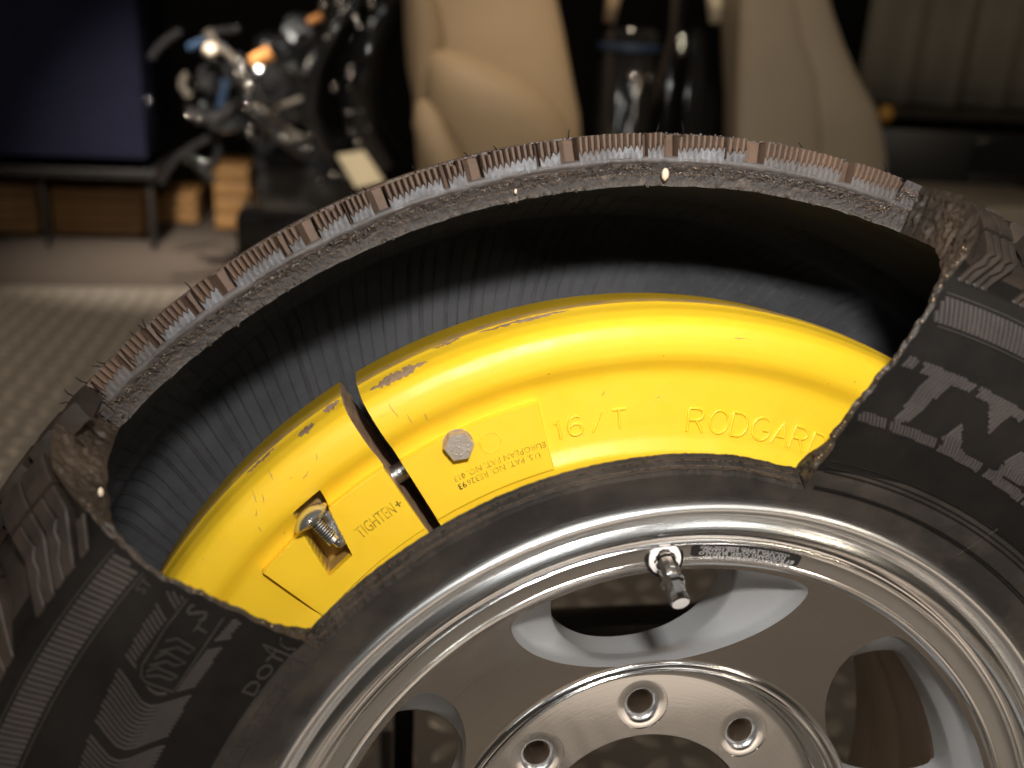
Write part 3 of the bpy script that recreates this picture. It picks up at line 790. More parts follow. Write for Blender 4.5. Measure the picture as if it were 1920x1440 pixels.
# ---- lettering: text outlines are taken from the built-in font and laid on the curved surface
def text_geo(s, extrude=.0, bevel=0, align='CENTER', bold=0.0, res=2, space=1.0):
    cu = bpy.data.curves.new('text', 'FONT'); cu.body = s; cu.size = 1; cu.extrude = extrude; cu.bevel_depth = bevel; cu.bevel_resolution = 1
    cu.align_x = align; cu.resolution_u = res; cu.offset = bold; cu.space_character = space
    o = bpy.data.objects.new('text', cu); C.objects.link(o)
    bpy.context.view_layer.update()
    me = bpy.data.meshes.new_from_object(o.evaluated_get(bpy.context.evaluated_depsgraph_get()))
    v = [tuple(x.co) for x in me.vertices]; f = [tuple(p.vertices) for p in me.polygons]
    bpy.data.objects.remove(o); bpy.data.curves.remove(cu); bpy.data.meshes.remove(me)
    return v, f
def put_text(name, s, r0, th0, size, mat, parent, place, ext=.0004, flip=False, slope=0.0, sx=1.0, bevel=0, **k):
    """place(r, th, h) -> point at height h over the surface"""
    v, f = text_geo(s, extrude=ext / size, bevel=bevel / size, **k)
    out = []
    sg = -1 if flip else 1
    for x, y, z in v:
        xx, yy = x * size * sx * sg, y * size * sg
        yy += slope * xx
        out.append(place(r0 + yy, th0 - math.degrees(xx / r0), z * size))
    return obj(name, out, f, mat, parent, False)
put_text('raised_lettering', 'DOT', .2480, 142.0, .0088, M['mark'], tyre, lambda r, t_, h: surf(r, t_, h + .0003), sx=1.25)
put_text('raised_lettering', 'SIWI D5T8', .2372, 149.3, .0072, M['mark'], tyre, lambda r, t_, h: surf(r, t_, h + .0002), sx=1.75)
put_text('raised_lettering', 'S', .2865, 139.75, .0125, M['mark'], tyre, lambda r, t_, h: surf(r, t_, h + .0002))
put_text('raised_lettering', 'T', .2822, 140.75, .0075, M['mark'], tyre, lambda r, t_, h: surf(r, t_, h + .0002))
put_text('raised_lettering', 'ST', .3115, 140.35, .0062, M['mark'], tyre, lambda r, t_, h: surf(r, t_, h + .0002))

# moulded radial lines on the liner of the far sidewall
mb = MB()
for t_ in np.arange(58, 165, 1.62):
    t_ = t_ + random.uniform(-.12, .12)
    js = range(len(INNF) - 1 - 104, len(INNF) - 30, 3)
    path = []
    for j in js:
        r_, y_ = INNF[j]; path.append(Vector(P(r_ , t_ - (r_ - .30) * 75, y_ - .0001)))
    mb.add(tube(path, random.uniform(.00026, .00044), 6))
    if random.random() < .45: mb.add(tube([p + Vector(P(.0019, t_ - 90, 0)) for p in path], .00035, 5))
mb.build('liner_rib', M['mark'], tyre, True, props={'kind': 'stuff'})

# ------------------------------------------------------------------ run-flat insert (two segments of it show)
# front profile, outer edge to inner edge: (r, y)
IP = [(.3028, .116), (.3030, .088), (.3026, .0835), (.3010, .0790), (.2994, .0705), (.2966, .0635), (.2930, .0600), (.2880, .0584), (.2830, .0579), (.2785, .0583), (.2750, .0598), (.2720, .0620), (.2690, .0638), (.2655, .0645), (.2610, .0646),
      (.2560, .0646), (.2480, .0644), (.2400, .0641), (.2340, .0635), (.2300, .0620), (.2268, .0606), (.2230, .0611), (.2150, .0626), (.2080, .0640)]
def ip_fine(n=150):
    p = np.array(IP); d = np.r_[0, np.cumsum(np.hypot(*np.diff(p, axis=0).T))]
    s = np.r_[np.linspace(0, d[1], 4)[:-1], np.linspace(d[1], d[-1], n)]
    q = np.stack([np.interp(s, d, p[:, 0]), np.interp(s, d, p[:, 1])], 1)
    for _ in range(4): q[4:-1] = .25 * q[3:-2] + .5 * q[4:-1] + .25 * q[5:]
    return q
IQ = ip_fine()
_o = np.argsort(IQ[:, 0])
def iface(r): 
    k = IQ[4:]; o_ = np.argsort(k[:, 0]); return float(np.interp(r, k[o_, 0], k[o_, 1]))
GROUP_SEG = 'yellow run-flat insert segments inside the tyre'
segR = thing('insert_segment', 'longer yellow run-flat insert segment with hex bolt and moulded lettering', 'insert segment', wheelframe=True, group=GROUP_SEG)
segL = thing('insert_segment', 'shorter yellow run-flat insert segment with a pocket holding a dome headed bolt', 'insert segment', wheelframe=True, group=GROUP_SEG)

def segment(parent, a0, a1, boss, pocket, end_first):
    """a0 > a1. boss / pocket = (th_hi, th_lo, r_lo, r_hi, y)"""
    us = set(np.round(np.arange(a1, a0 + .001, .4), 3)) | {a0, a1}
    rs_edges = []
    for bx in (boss, pocket):
        if bx is pocket and bx: us |= set(np.round(np.arange(bx[1] - .3, bx[0] + 2.6, .07), 3))
        if bx:
            for e in bx[:2]: us |= {round(e - .09, 3), round(e - .03, 3), round(e + .03, 3), round(e + .09, 3)}
            rs_edges += [bx[2], bx[3]]
    us = np.array(sorted(u for u in us if a1 - 1e-6 <= u <= a0 + 1e-6))
    rows = [tuple(q) for q in IQ]
    extra = []
    for e in rs_edges:
        for d in (-.0004, -.0001, .0001, .0004): extra.append((e + d, iface(e + d)))
    front = [q for q in rows[4:] if not any(abs(q[0] - e[0]) < .00008 for e in extra)] + extra
    front.sort(key=lambda q: -q[0])
    rows = rows[:4] + front
    nr = len(rows); v = []
    for th in us:
        for j, (r, y) in enumerate(rows):
            yy = y
            if j >= 4:
                if boss:
                    k = sstep(th, boss[1] - .07, boss[1] + .07) * (1 - sstep(th, boss[0] - .07, boss[0] + .07)) * sstep(r, boss[2] - .0003, boss[2] + .0003) * (1 - sstep(r, boss[3] - .0003, boss[3] + .0003))
                    yy = yy + (min(yy, boss[4]) - yy) * k
                if pocket:
                    sh = (pocket[3] - r) * 67
                    k = sstep(th - sh, pocket[1] - .07, pocket[1] + .07) * (1 - sstep(th - sh, pocket[0] - .07, pocket[0] + .07)) * sstep(r, pocket[2] - .0004, pocket[2] + .0004) * (1 - sstep(r, pocket[3] - .0004, pocket[3] + .0004))
                    yy = yy + (pocket[4] + (.26 - r) * .12 - yy) * k
            # slight unevenness of the moulding
            yy += .0004 * float(n2(th * .35, r * 60)) if j >= 4 else 0
            v.append(P(r, th, yy))
    f = []; fm = []
    for i in range(len(us) - 1):
        for j in range(nr - 1):
            f.append((i * nr + j, i * nr + j + 1, (i + 1) * nr + j + 1, (i + 1) * nr + j))
            rmid = .5 * (rows[j][0] + rows[j + 1][0]); tm = .5 * (us[i] + us[i + 1])
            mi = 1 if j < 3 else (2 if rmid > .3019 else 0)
            if pocket and pocket[1] - .02 < tm - (pocket[3] - rmid) * 67 < pocket[0] + .02 and pocket[2] - .0001 < rmid < pocket[3] + .0001: mi = 2
            fm.append(mi)
    # end walls, ragged and scraped, set as their own part
    o = obj('segment_body', v, f, [M['yellow'], M['ochre'], M['scuffed']], parent, True, 38, fm=fm)
    for th, col, s in ((a0, len(us) - 1, 1), (a1, 0, -1)):
        ev = []; base = [v[col * nr + j] for j in range(nr)]
        kk = 9
        for j in range(nr):
            r = rows[j][0]; y0 = base[j][1]
            for c in range(kk):
                t_ = c / (kk - 1); y = y0 + (.116 - y0) * t_
                amp = .35 * float(n2(r * 300, y * 160 + th)) * min(1, 5 * t_) + .12 * float(n2(r * 900, y * 500)) * min(1, 5 * t_)
                rr = max(.2075, r) if c else r
                ev.append(P(rr, th + amp * .5 - s * .0, y))
        ef = grid_faces(nr, kk)
        obj('segment_end', ev, ef, M['dirty'], parent, True, 50)
    return o
segment(segR, 121.55, 58.0, (121.55, 105.3, .2263, .2625, .0600), None, True)
segment(segL, 160.0, 123.35, (140.6, 123.35, .2262, .2645, .0600), (133.7, 130.1, .2385, .2738, .0755), True)
def on_boss(r, t_, h): return P(r, t_, .0598 - h)
def on_face(r, t_, h): return P(r, t_, iface(r) - h)
# raised lettering, drawn in single strokes like the moulded original
def arc(cx, cy, rx, ry, a0, a1, n=14): return [(cx + rx * math.cos(math.radians(a0 + (a1 - a0) * k / n)), cy + ry * math.sin(math.radians(a0 + (a1 - a0) * k / n))) for k in range(n + 1)]
STROKES = {
 '1': [[(.20, .80), (.38, 1.0), (.38, 0)]],
 '6': [arc(.36, .30, .34, .30, 0, 360, 24), [(.68, .92)] + arc(.42, .42, .42, .58, 75, 185, 12)],
 '/': [[(0, 0), (.55, 1.0)]],
 'T': [[(0, 1), (.74, 1)], [(.37, 1), (.37, 0)]],
 'R': [[(0, 0), (0, 1)] + [(.35, 1)] + arc(.38, .75, .27, .25, 90, -90, 12) + [(0, .5)], [(.36, .5), (.68, 0)]],
 'O': [arc(.40, .5, .40, .5, 0, 360, 28)],
 'D': [[(0, 0), (0, 1), (.3, 1)] + arc(.30, .5, .42, .5, 90, -90, 16) + [(0, 0)]],
 'G': [arc(.42, .5, .42, .5, 50, 330, 22) + [(.80, .45), (.48, .45)]],
 'A': [[(0, 0), (.37, 1), (.74, 0)], [(.14, .36), (.60, .36)]]}
def stroke_text(ch, r0, th0, hgt, parent):
    mb = MB()
    for st in STROKES[ch]:
        pts = []
        for a, b in zip(st[:-1], st[1:]):
            for k in range(3): pts.append((a[0] + (b[0] - a[0]) * k / 3, a[1] + (b[1] - a[1]) * k / 3))
        pts.append(st[-1])
        mb.add(tube([Vector(on_face(r0 + y * hgt, th0 - math.degrees((x - .37) * hgt / (r0 + y * hgt)), .0002)) for x, y in pts], .0008, 8))
    mb.build('raised_letter', M['yellow'], parent, True, 60)
for ch, t_ in (('1', 103.5), ('6', 101.5), ('/', 98.6), ('T', 96.1)): stroke_text(ch, .2402, t_, .0098, segR)
for ch, t_ in zip('RODGARD', (86.4, 83.55, 80.75, 77.95, 75.15, 72.5, 69.8)): stroke_text(ch, .2370, t_, .0122, segR)
for s, r0, t0, sz in (('U.S. PAT. NO. RE326', .2378, 111.3, .0045), ('EUROPEAN PAT. NO. 1', .2422, 111.0, .0045)):
    put_text('printed_lettering', s, r0, t0, sz, M['print'], segR, on_boss, ext=.00005, flip=True, slope=.0)
put_text('printed_lettering', '93', .2378, 116.75, .0046, M['print_dark'], segR, on_boss, ext=.00005, flip=True, bold=.02)
put_text('printed_lettering', '013', .2422, 116.6, .0042, M['print'], segR, on_boss, ext=.00005, flip=True)
put_text('printed_lettering', 'TIGHTEN', .2415, 127.55, .0092, M['print'], segL, on_boss, ext=.00005, sx=.58)
put_text('printed_lettering', '+', .2425, 124.35, .0065, M['print_dark'], segL, on_boss, ext=.00005, bold=.015)
# faint moulded circle
mb = MB(); c0 = Vector(P(.2507, 111.7, .0599))
mb.add(tube([c0 + Vector((.0052 * math.cos(a), 0, .0052 * math.sin(a))) for a in np.linspace(0, 2 * math.pi, 40)], .00018, 5))
mb.build('moulded_circle', M['yellow'], segR)
# gouges along the shoulder of the segments
def gouge(parent, t0, t1, r_, w_):
    mb = MB(); n = 26
    v = []
    for i in range(n):
        s = i / (n - 1); t_ = t0 + (t1 - t0) * s; ww = w_ * math.sin(math.pi * min(1, s * 1.02)) ** .7 * (1 + 1.3 * float(n1(i * 1.9 + t0)))
        rc = r_ + .0005 * float(n1(i * .8))
        for k in range(4):
            rr = rc + ww * (k / 3 - .5); v.append(P(rr, t_, iface(rr) - .00022 - (.0002 if k in (1, 2) else 0)))
    obj('scraped_patch', v, grid_faces(n, 4), M['dirty'], parent, True)
gouge(segR, 120.6, 114.4, .2990, .0021); gouge(segR, 109, 99.5, .3012, .0008); gouge(segR, 113.5, 110.5, .3016, .0007)
gouge(segL, 128.6, 126.6, .2996, .0016); gouge(segL, 135, 131.0, .3012, .0008); gouge(segL, 125.6, 123.6, .3010, .0016)
for parent, t_, r_, L_, a_ in ((segL, 135.2, .2905, .006, 1.2), (segL, 134.7, .2880, .004, 1.0), (segL, 136.2, .2860, .003, .7), (segL, 132.6, .2930, .004, 1.4), (segL, 130.4, .2840, .005, .3), (segL, 137.0, .2790, .003, 1.3), (segL, 128.2, .2870, .003, .9),
                               (segR, 119.3, .2830, .008, 1.7), (segR, 118.4, .2770, .005, 1.6), (segR, 116.9, .2745, .004, 1.5), (segR, 104, .2890, .004, .2), (segR, 98, .2580, .003, .8), (segR, 91.5, .2545, .002, .5), (segR, 84, .2880, .006, .1)):
    q = [(r_ + L_ * k / 4 * math.sin(a_) + .0003 * math.sin(k * 2.1), t_ - math.degrees(L_ * k / 4 * math.cos(a_) / r_)) for k in range(5)]
    v_, f_ = tube([on_face(r2, t2, .0002) for r2, t2 in q], [.00008, .00016, .00019, .00014, .00006], 5); obj('scratch', v_, f_, M['dirty'], parent, True)

# hex bolt
bolt_c = Vector(P(.2568, 115.1, .0597))
def hexhead(parent, c, rad, hgt, mat, name='hex_bolt'):
    bm = bmesh.new()
    a_ = math.radians(10)
    ring = [(1.0, 0), (1.0, hgt * .8), (.90, hgt), (.35, hgt + .0002), (.0, hgt + .0003)]
    vs = []
    for q, h in ring[:2]: vs.append([bm.verts.new((c.x + rad * q * math.cos(a_ + k * math.pi / 3), c.y - h, c.z + rad * q * math.sin(a_ + k * math.pi / 3))) for k in range(6)])
    top = [bm.verts.new((c.x + rad * .93 * math.cos(a_ + k * math.pi / 3), c.y - hgt, c.z + rad * .93 * math.sin(a_ + k * math.pi / 3))) for k in range(6)]
    for k in range(6):
        bm.faces.new((vs[0][k], vs[0][(k + 1) % 6], vs[1][(k + 1) % 6], vs[1][k])); bm.faces.new((vs[1][k], vs[1][(k + 1) % 6], top[(k + 1) % 6], top[k]))
    bm.faces.new(top); bm.verts.index_update()
    o = obj(name, [x.co for x in bm.verts], [[x.index for x in q.verts] for q in bm.faces], mat, parent, False); bm.free(); return o
hexb = hexhead(segR, bolt_c, .0078, .0062, M['boltface'])
vf = lathe_axis([(.0, .0), (.0076, .0), (.0077, .0002), (.0074, .0004), (.0060, .0004)], bolt_c + Vector((0, .0003, 0)), (0, -1, 0), 32)
obj('bolt_seat', vf[0], vf[1], M['dirty'], segR, True, 40)
mb = MB()
for k in range(7):
    a = math.radians(200 + k * 28); mb.add(box_vf(bolt_c.x + .0042 * math.cos(a), bolt_c.y - .0062, bolt_c.z + .0042 * math.sin(a), .0009, .0005, .0013, .0001, Matrix.Rotation(-a, 3, 'Y')))
mb.add(box_vf(bolt_c.x, bolt_c.y - .0062, bolt_c.z, .0009, .0006, .0009, .0002))
mb.build('grade_mark', M['boltface'], hexb, False)
# clamp rod across the gap
pA, pB = Vector(P(.2545, 124.4, .074)), Vector(P(.2540, 120.8, .074))
vf = lathe_axis([(0, 0), (.0050, 0), (.0050, (pB - pA).length), (0, (pB - pA).length)], pA, pB - pA, 24)
obj('clamp_rod', vf[0], vf[1], M['zinc'], segL, True, 40)
# dome headed bolt and knurled barrel nut in the pocket
hp = Vector(P(.2672, 132.45, .0560)); hd = Vector((-.68, .10, .73)).normalized()
bolt = obj('dome_bolt', *lathe_axis([(0, -.016), (.0030, -.016), (.0030, -.0014), (.0045, -.0010), (.0050, -.0030), (.0080, -.0014), (.0100, -.0004), (.0102, .0002), (.0094, .0014), (.0074, .0032), (.0044, .0046), (.0017, .0052), (0, .0053)], hp, hd, 40), M['zinc2'], segL, True, 40)
th_v = []
mb = MB()
for k in range(9):
    mb.add(lathe_axis([(.0028, -.0022 - k * .0013), (.0038, -.0028 - k * .0013), (.0028, -.0034 - k * .0013)], hp, hd, 20))
mb.build('bolt_thread', M['darkthread'], bolt, True, 30)
n0 = Vector(P(.2610, 131.1, .0650)); n1v = Vector(P(.2470, 132.4, .0640))
ax = (n1v - n0).normalized(); Ln = (n1v - n0).length
mb = MB()
mb.add(lathe_axis([(0, -.0020), (.0028, -.0016), (.0042, .0), (.0042, .003), (.0035, .0034), (.0035, .0040), (.0044, .0044), (.0044, Ln), (.0034, Ln + .0022), (.0016, Ln + .0032), (0, Ln + .0034)], n0, ax, 28))
q = ax.to_track_quat('Z', 'Y').to_matrix()
for i in range(9):
    for k in range(18):
        a = 2 * math.pi * (k + .5 * (i % 2)) / 18; h = .0052 + i * (Ln - .0056) / 8
        p = n0 + q @ Vector((.0044 * math.cos(a), .0044 * math.sin(a), h))
        mb.add(box_vf(*p, .00075, .00075, .00075, 0, q @ Matrix.Rotation(a, 3, 'Z') @ Matrix.Rotation(math.pi / 4, 3, 'X')))
mb.build('barrel_nut', M['zinc2'], segL, True, 30)

# ------------------------------------------------------------------ alloy wheel
wheel = thing('alloy_wheel', 'polished alloy wheel with silver hand holes, bolt holes and a chrome valve', 'wheel', wheelframe=True)
lathe('rim_lip', [(.2130, .020), (.2190, .013), (.2204, .006), (.2203, .0020), (.2192, -.0003), (.2172, -.0016), (.2152, -.0014), (.2138, -.0002), (.2131, .0014), (.2128, .0046), (.2124, .0072), (.2117, .0078), (.2110, .0070), (.2104, .0052), (.2101, .0044), (.2098, .0038)], M['alu_lip'], wheel, 540, sharp=50)
lathe('rim_band', [(.2098, .0038), (.2093, .0035), (.2056, .0022), (.2050, .0021)], M['alu_band'], wheel, 540, sharp=30)
rp_ = [(.2050, .0021), (.2045, .0024), (.2040, .0034), (.2036, .0046), (.2016, .0072), (.2000, .0090), (.1994, .0090), (.1989, .0076), (.1983, .0074), (.1977, .0081), (.1973, .0098), (.1966, .0094), (.1960, .0090),
       (.1950, .0097), (.1925, .0104), (.1900, .0111), (.1885, .0115), (.1880, .0112), (.1874, .0104), (.1865, .0103), (.1858, .0110), (.1852, .0120), (.1846, .0127), (.1840, .0134)]
lathe('rim_step', rp_, M['alu'], wheel, 540, sharp=28)

def cone_y(r):
    s = (.1840 - r) / (.1840 - .1180)
    return .0134 + (.0466 - .0134) * s + .0022 * math.sin(math.pi * min(1, max(0, s)))
HOLES = [94.4, 27.6, 160.9, 228.0, 322.0]
def pocket_pts(c, n, kind):
    out = []
    for k in range(n):
        a = 2 * math.pi * k / n
        cx, cz, A, B, rm = ((0, .165, .0755, .0490, .1815) if kind == 0 else (-.0005, .1560, .0490, .0462, .1765))
        # from the common centre (0, .152)
        d = np.array((math.cos(a), math.sin(a))); o_ = np.array((0, .152))
        lo_, hi_ = 0, .12
        for _ in range(40):
            m_ = (lo_ + hi_) / 2; p = o_ + d * m_
            ins = ((p[0] - cx) / A) ** 2 + ((p[1] - cz) / B) ** 2 < 1 and np.hypot(*p) < rm
            if ins: lo_ = m_
            else: hi_ = m_
        p = o_ + d * lo_
        r_, t_ = np.hypot(*p), math.degrees(math.atan2(p[1], p[0])) - 90
        out.append((r_, c + t_))
    for _ in range(2):      # soften the corners
        q = np.array([(r_ * math.cos(math.radians(t_)), r_ * math.sin(math.radians(t_))) for r_, t_ in out])
        q = .25 * np.roll(q, 1, 0) + .5 * q + .25 * np.roll(q, -1, 0)
        out = [(float(np.hypot(*p)), math.degrees(math.atan2(p[1], p[0]))) for p in q]
    return out
NP = 120
def cdt_face(name, loops, pts, yfun, nfun, mat, parent):
    """flat-ish face bounded by loops (first outer, second inner, others holes), all (x, z)"""
    co = []; ed = []
    for lp in loops:
        k = len(co); co += [Vector(p) for p in lp]; ed += [(k + i, k + (i + 1) % len(lp)) for i in range(len(lp))]
    co += [Vector(p) for p in pts]
    r = geometry.delaunay_2d_cdt(co, ed, [], 0, 1e-7)
    vv, ff = r[0], r[2]
    pol = [np.array([(p[0], p[1]) for p in lp]) for lp in loops[2:]]
    keep = []
    ro = max(np.hypot(*p) for p in loops[0]); ri = min(np.hypot(*p) for p in loops[1])
    for q in ff:
        c = sum((vv[i] for i in q), Vector((0, 0))) / len(q); rr = c.length
        if rr > ro * math.cos(math.pi / len(loops[0])) or rr < ri * math.cos(math.pi / len(loops[1])): continue
        bad = False
        for pl in pol:
            if pl[:, 0].min() < c.x < pl[:, 0].max() and pl[:, 1].min() < c.y < pl[:, 1].max() and inpoly(c.x, c.y, [tuple(z) for z in pl]): bad = True; break
        if not bad: keep.append(tuple(q))
    v3 = [(p.x, yfun(p.length), p.y) for p in vv]
    v3f = []
    for q in keep:    # face the front
        a, b, c = (Vector(v3[i]) for i in q[:3]); v3f.append(q if (b - a).cross(c - a).y < 0 else q[::-1])
    o = obj(name, v3, v3f, mat, parent, True)
    o.data.normals_split_custom_set_from_vertices([nfun(p) for p in vv])
    return o
def circ(r_, n, cx=0, cz=0): return [(cx + r_ * math.cos(2 * math.pi * k / n), cz + r_ * math.sin(2 * math.pi * k / n)) for k in range(n)]
pol = [pocket_pts(c, NP, 0) for c in HOLES]
xy = lambda L: [(r_ * math.cos(math.radians(t_)), r_ * math.sin(math.radians(t_))) for r_, t_ in L]
pts = []
for r_ in np.arange(.121, .1835, .004):
    for t_ in np.arange(0, 360, 1.5):
        p = (r_ * math.cos(math.radians(t_)), r_ * math.sin(math.radians(t_)))
        if all(min((p[0] - z[0]) ** 2 + (p[1] - z[1]) ** 2 for z in xy(L)[::4]) > 1.0e-5 for L in pol[:]): pts.append(p)
def cone_n(p):
    r_ = max(p.length, 1e-6); dy = (cone_y(r_ + 1e-4) - cone_y(r_ - 1e-4)) / 2e-4
    n = Vector((dy * p.x / r_, -1, dy * p.y / r_)); return n.normalized()
cdt_face('spoke_face', [circ(.1840, 540), circ(.1180, 360)] + [xy(L) for L in pol], pts, cone_y, cone_n, M['alu_spoke'], wheel)
# silver painted hand holes
for c in HOLES:
    O = pocket_pts(c, NP, 0); H = pocket_pts(c, NP, 1)
    v = []; prof = [(0, 0, 0), (.0, .0006, .015), (.02, .0030, .10), (.06, .0065, .24), (.14, .0095, .36), (.30, .0115, .50), (.50, .0140, .65), (.72, .0172, .80), (.90, .0200, .93), (.97, .0212, .985), (1.0, .0224, 1.0), (1.0, .026, 1.0), (.985, .0430, 1.0)]
    for k in range(NP):
        (r0_, t0_), (r1_, t1_) = O[k], H[k]
        x0, z0 = r0_ * math.cos(math.radians(t0_)), r0_ * math.sin(math.radians(t0_)); x1, z1 = r1_ * math.cos(math.radians(t1_)), r1_ * math.sin(math.radians(t1_))
        yo = cone_y(r0_); yh = cone_y(r1_)
        for t_, dy, q in prof:
            x, z = x0 + (x1 - x0) * t_, z0 + (z1 - z0) * t_
            v.append((x, yo + (yh - yo) * q + dy, z))
    obj('hand_hole', v, grid_faces(NP, len(prof), True, True), M['silver'], wheel, True, 45)
lathe('hub_ring', [(.1180, .0466), (.1172, .0468), (.1162, .0458), (.1150, .0455), (.1140, .0462), (.1133, .0476), (.1126, .0482), (.1116, .0476), (.1107, .0480), (.1098, .0492), (.1090, .0515), (.1080, .0560), (.1066, .0605), (.1046, .0638), (.1025, .0650), (.1005, .0654), (.0996, .0655)], M['alu'], wheel, 400, sharp=40)
LUGS = [92.94 + 45 * k for k in range(8)]
lc = [(.0825 * math.cos(math.radians(t_)), .0825 * math.sin(math.radians(t_))) for t_ in LUGS]
cdt_face('hub_face', [circ(.0996, 400), circ(.0640, 240)] + [circ(.0148, 64, x, z) for x, z in lc], [], lambda r_: .0655, lambda p: Vector((0, -1, 0)), M['alu_hub'], wheel)
for x, z in lc:
    vf = lathe_axis([(.0148, 0), (.01465, -.0006), (.0145, -.0005), (.0100, -.0005), (.0089, -.0010), (.0074, -.0028), (.0071, -.0036), (.0071, -.0400)], (x, .0655, z), (0, -1, 0), 64)
    v_, f_ = vf; nf = 7
    obj('bolt_hole', v_, f_, [M['alu_hub'], M['zinc2'], M['bore']], wheel, True, 30, fm=[(0 if j < 3 else (1 if j < 6 else 2)) for i in range(64) for j in range(nf)])
lathe('hub_bore', [(.0640, .0655), (.0634, .0662), (.0627, .0672), (.0625, .0690), (.0620, .115)], M['alu'], wheel, 240, sharp=40)
lathe('rim_barrel', [(.1842, .0150), (.1830, .030), (.1800, .045), (.1765, .058), (.1748, .066), (.1752, .070), (.1742, .074), (.1730, .088), (.1736, .091), (.1728, .094), (.1715, .112), (.1722, .116), (.1735, .122), (.1790, .134), (.1830, .146), (.1850, .168), (.1955, .180), (.2010, .186), (.2040, .192), (.2140, .196), (.2195, .1985)], M['alu_barrel'], wheel, 300, sharp=40)
# valve
vb = Vector(P(.1895, 94.8, .0112)); vt = Vector(P(.1762, 94.65, -.0110)); va = (vt - vb).normalized(); Lv = (vt - vb).length
lathe_v = lathe_axis([(0, .0006), (.0078, .0006), (.0078, .0011), (.0072, .0014), (.0, .0014)], vb + Vector((0, -.0006, 0)), (0, -1, 0), 40)
valve = obj('valve_stem', *lathe_axis([(0, -.003), (.0058, -.003), (.0058, .002), (.0054, .003), (.0052, Lv * .50), (.0046, Lv * .52)], vb, va, 14), M['chrome'], wheel, True, 20)
obj('valve_seat', lathe_v[0], lathe_v[1], M['white'], wheel, True, 40)
vf = lathe_axis([(.0, -.0003), (.0094, -.0003), (.0094, .0003), (.0083, .0006)], vb + Vector((0, -.0006, 0)), (0, -1, 0), 40)
obj('valve_hole_shade', vf[0], vf[1], M['black'], wheel, True, 40)  # flat black disc: the hole's shade put into colour
cap = obj('valve_cap', *lathe_axis([(.0046, Lv * .50), (.0057, Lv * .51), (.0057, Lv * .58), (.0047, Lv * .62), (.0046, Lv * .97), (.0041, Lv)], vb, va, 9), M['chrome'], valve, False)
vf = lathe_axis([(0, Lv + .0001), (.0040, Lv)], vb, va, 24)
obj('valve_cap_end', vf[0], vf[1], M['white'], valve, False)  # bright reflection on the cap end, painted pale instead of chrome
# sticker on the rim step
def step_y(r_):
    a = sorted(rp_); return float(np.interp(r_, [q[0] for q in a], [q[1] for q in a]))
def on_step(r_, t_, h): return P(r_, t_, step_y(r_) - h)
v = []; nS = 60
for i in range(nS):
    s = i / (nS - 1); t_ = 90.9 - s * 16.6; e = .0006 * (1 if i in (0, nS - 1) else 0) + (.0003 if i in (1, nS - 2) else 0)
    for k in range(5): v.append(on_step(.1892 + e * 1.5 + (.0062 - e * 3) * k / 4, t_, .00025))
stk = obj('warning_sticker', v, grid_faces(nS, 5), M['sticker'], wheel, True)
for s, r_, t_, sz, wd in (('TIRE CONTAINS RUN FLATS', .18985, 81.9, .0027, 13.6), ('BY RODGARD CORP. BUFFALO', .19185, 82.4, .0025, 14.6), ('NY USA 14206. USE HAND', .1936, 82.9, .0022, 12.6), ('TOOLS ONLY TO REMOVE TIRE', .1949, 82.9, .0016, 13.6)):
    w0 = max(q[0] for q in text_geo(s)[0]) - min(q[0] for q in text_geo(s)[0])
    put_text('sticker_lettering', s, r_, t_, sz, M['stickertext'], stk, lambda r2, t2, h: on_step(r2, t2, h + .00032), ext=.00003, flip=True, sx=math.radians(wd) * r_ / (w0 * sz), bold=.02)

# ------------------------------------------------------------------ stand behind the wheel
stand = thing('wheel_stand', 'black steel display stand glimpsed through the wheel holes', 'stand', (0, .33, FLOOR))
def bar(name, a, b, wd, dp, mat, parent):
    a, b = Vector(a), Vector(b); d = b - a
    q = d.to_track_quat('Z', 'Y').to_matrix(); c = (a + b) / 2
    v, f = box_vf(0, 0, 0, wd, dp, d.length, .002)
    pl = Vector(parent.location) if parent else Vector((0, 0, 0))
    return obj(name, [tuple(c + q @ Vector(x) - pl) for x in v], f, mat, parent, True, 30)
pc = at(1210, 1182, .33); pp = at(755, 1400, .33)
bar('crossbar', (pp.x - .03, .33, pc.z), (pp.x + .55, .33, pc.z), .030, .034, M['black'], stand)
bar('post', (pp.x, .33, FLOOR), (pp.x, .33, pp.z + .05), .017, .02, M['black'], stand)
bar('post', (pp.x + .52, .33, FLOOR), (pp.x + .52, .33, pp.z + .05), .017, .02, M['black'], stand)
bar('foot', (pp.x, .20, FLOOR + .012), (pp.x, .62, FLOOR + .012), .02, .02, M['black'], stand)
bar('foot', (pp.x + .52, .20, FLOOR + .012), (pp.x + .52, .62, FLOOR + .012), .02, .02, M['black'], stand)

# ------------------------------------------------------------------ background, out of focus
def pbox(name, u0, v0, u1, v1, Y, depth, mat, parent=None, bev=.01, tofloor=False):
    a, b = at(u0, v0, Y), at(u1, v1, Y)
    z0 = FLOOR if tofloor else b.z
    v, f = box_vf((a.x + b.x) / 2, Y + depth / 2, (a.z + z0) / 2, abs(b.x - a.x), depth, abs(a.z - z0), bev)
    if parent is not None: v = [tuple(Vector(x) - Vector(parent.location)) for x in v]
    return obj(name, v, f, mat, parent, True, 30)
def tag(o, label, cat, group=None):
    o['label'] = label; o['category'] = cat
    if group: o['group'] = group
    return o
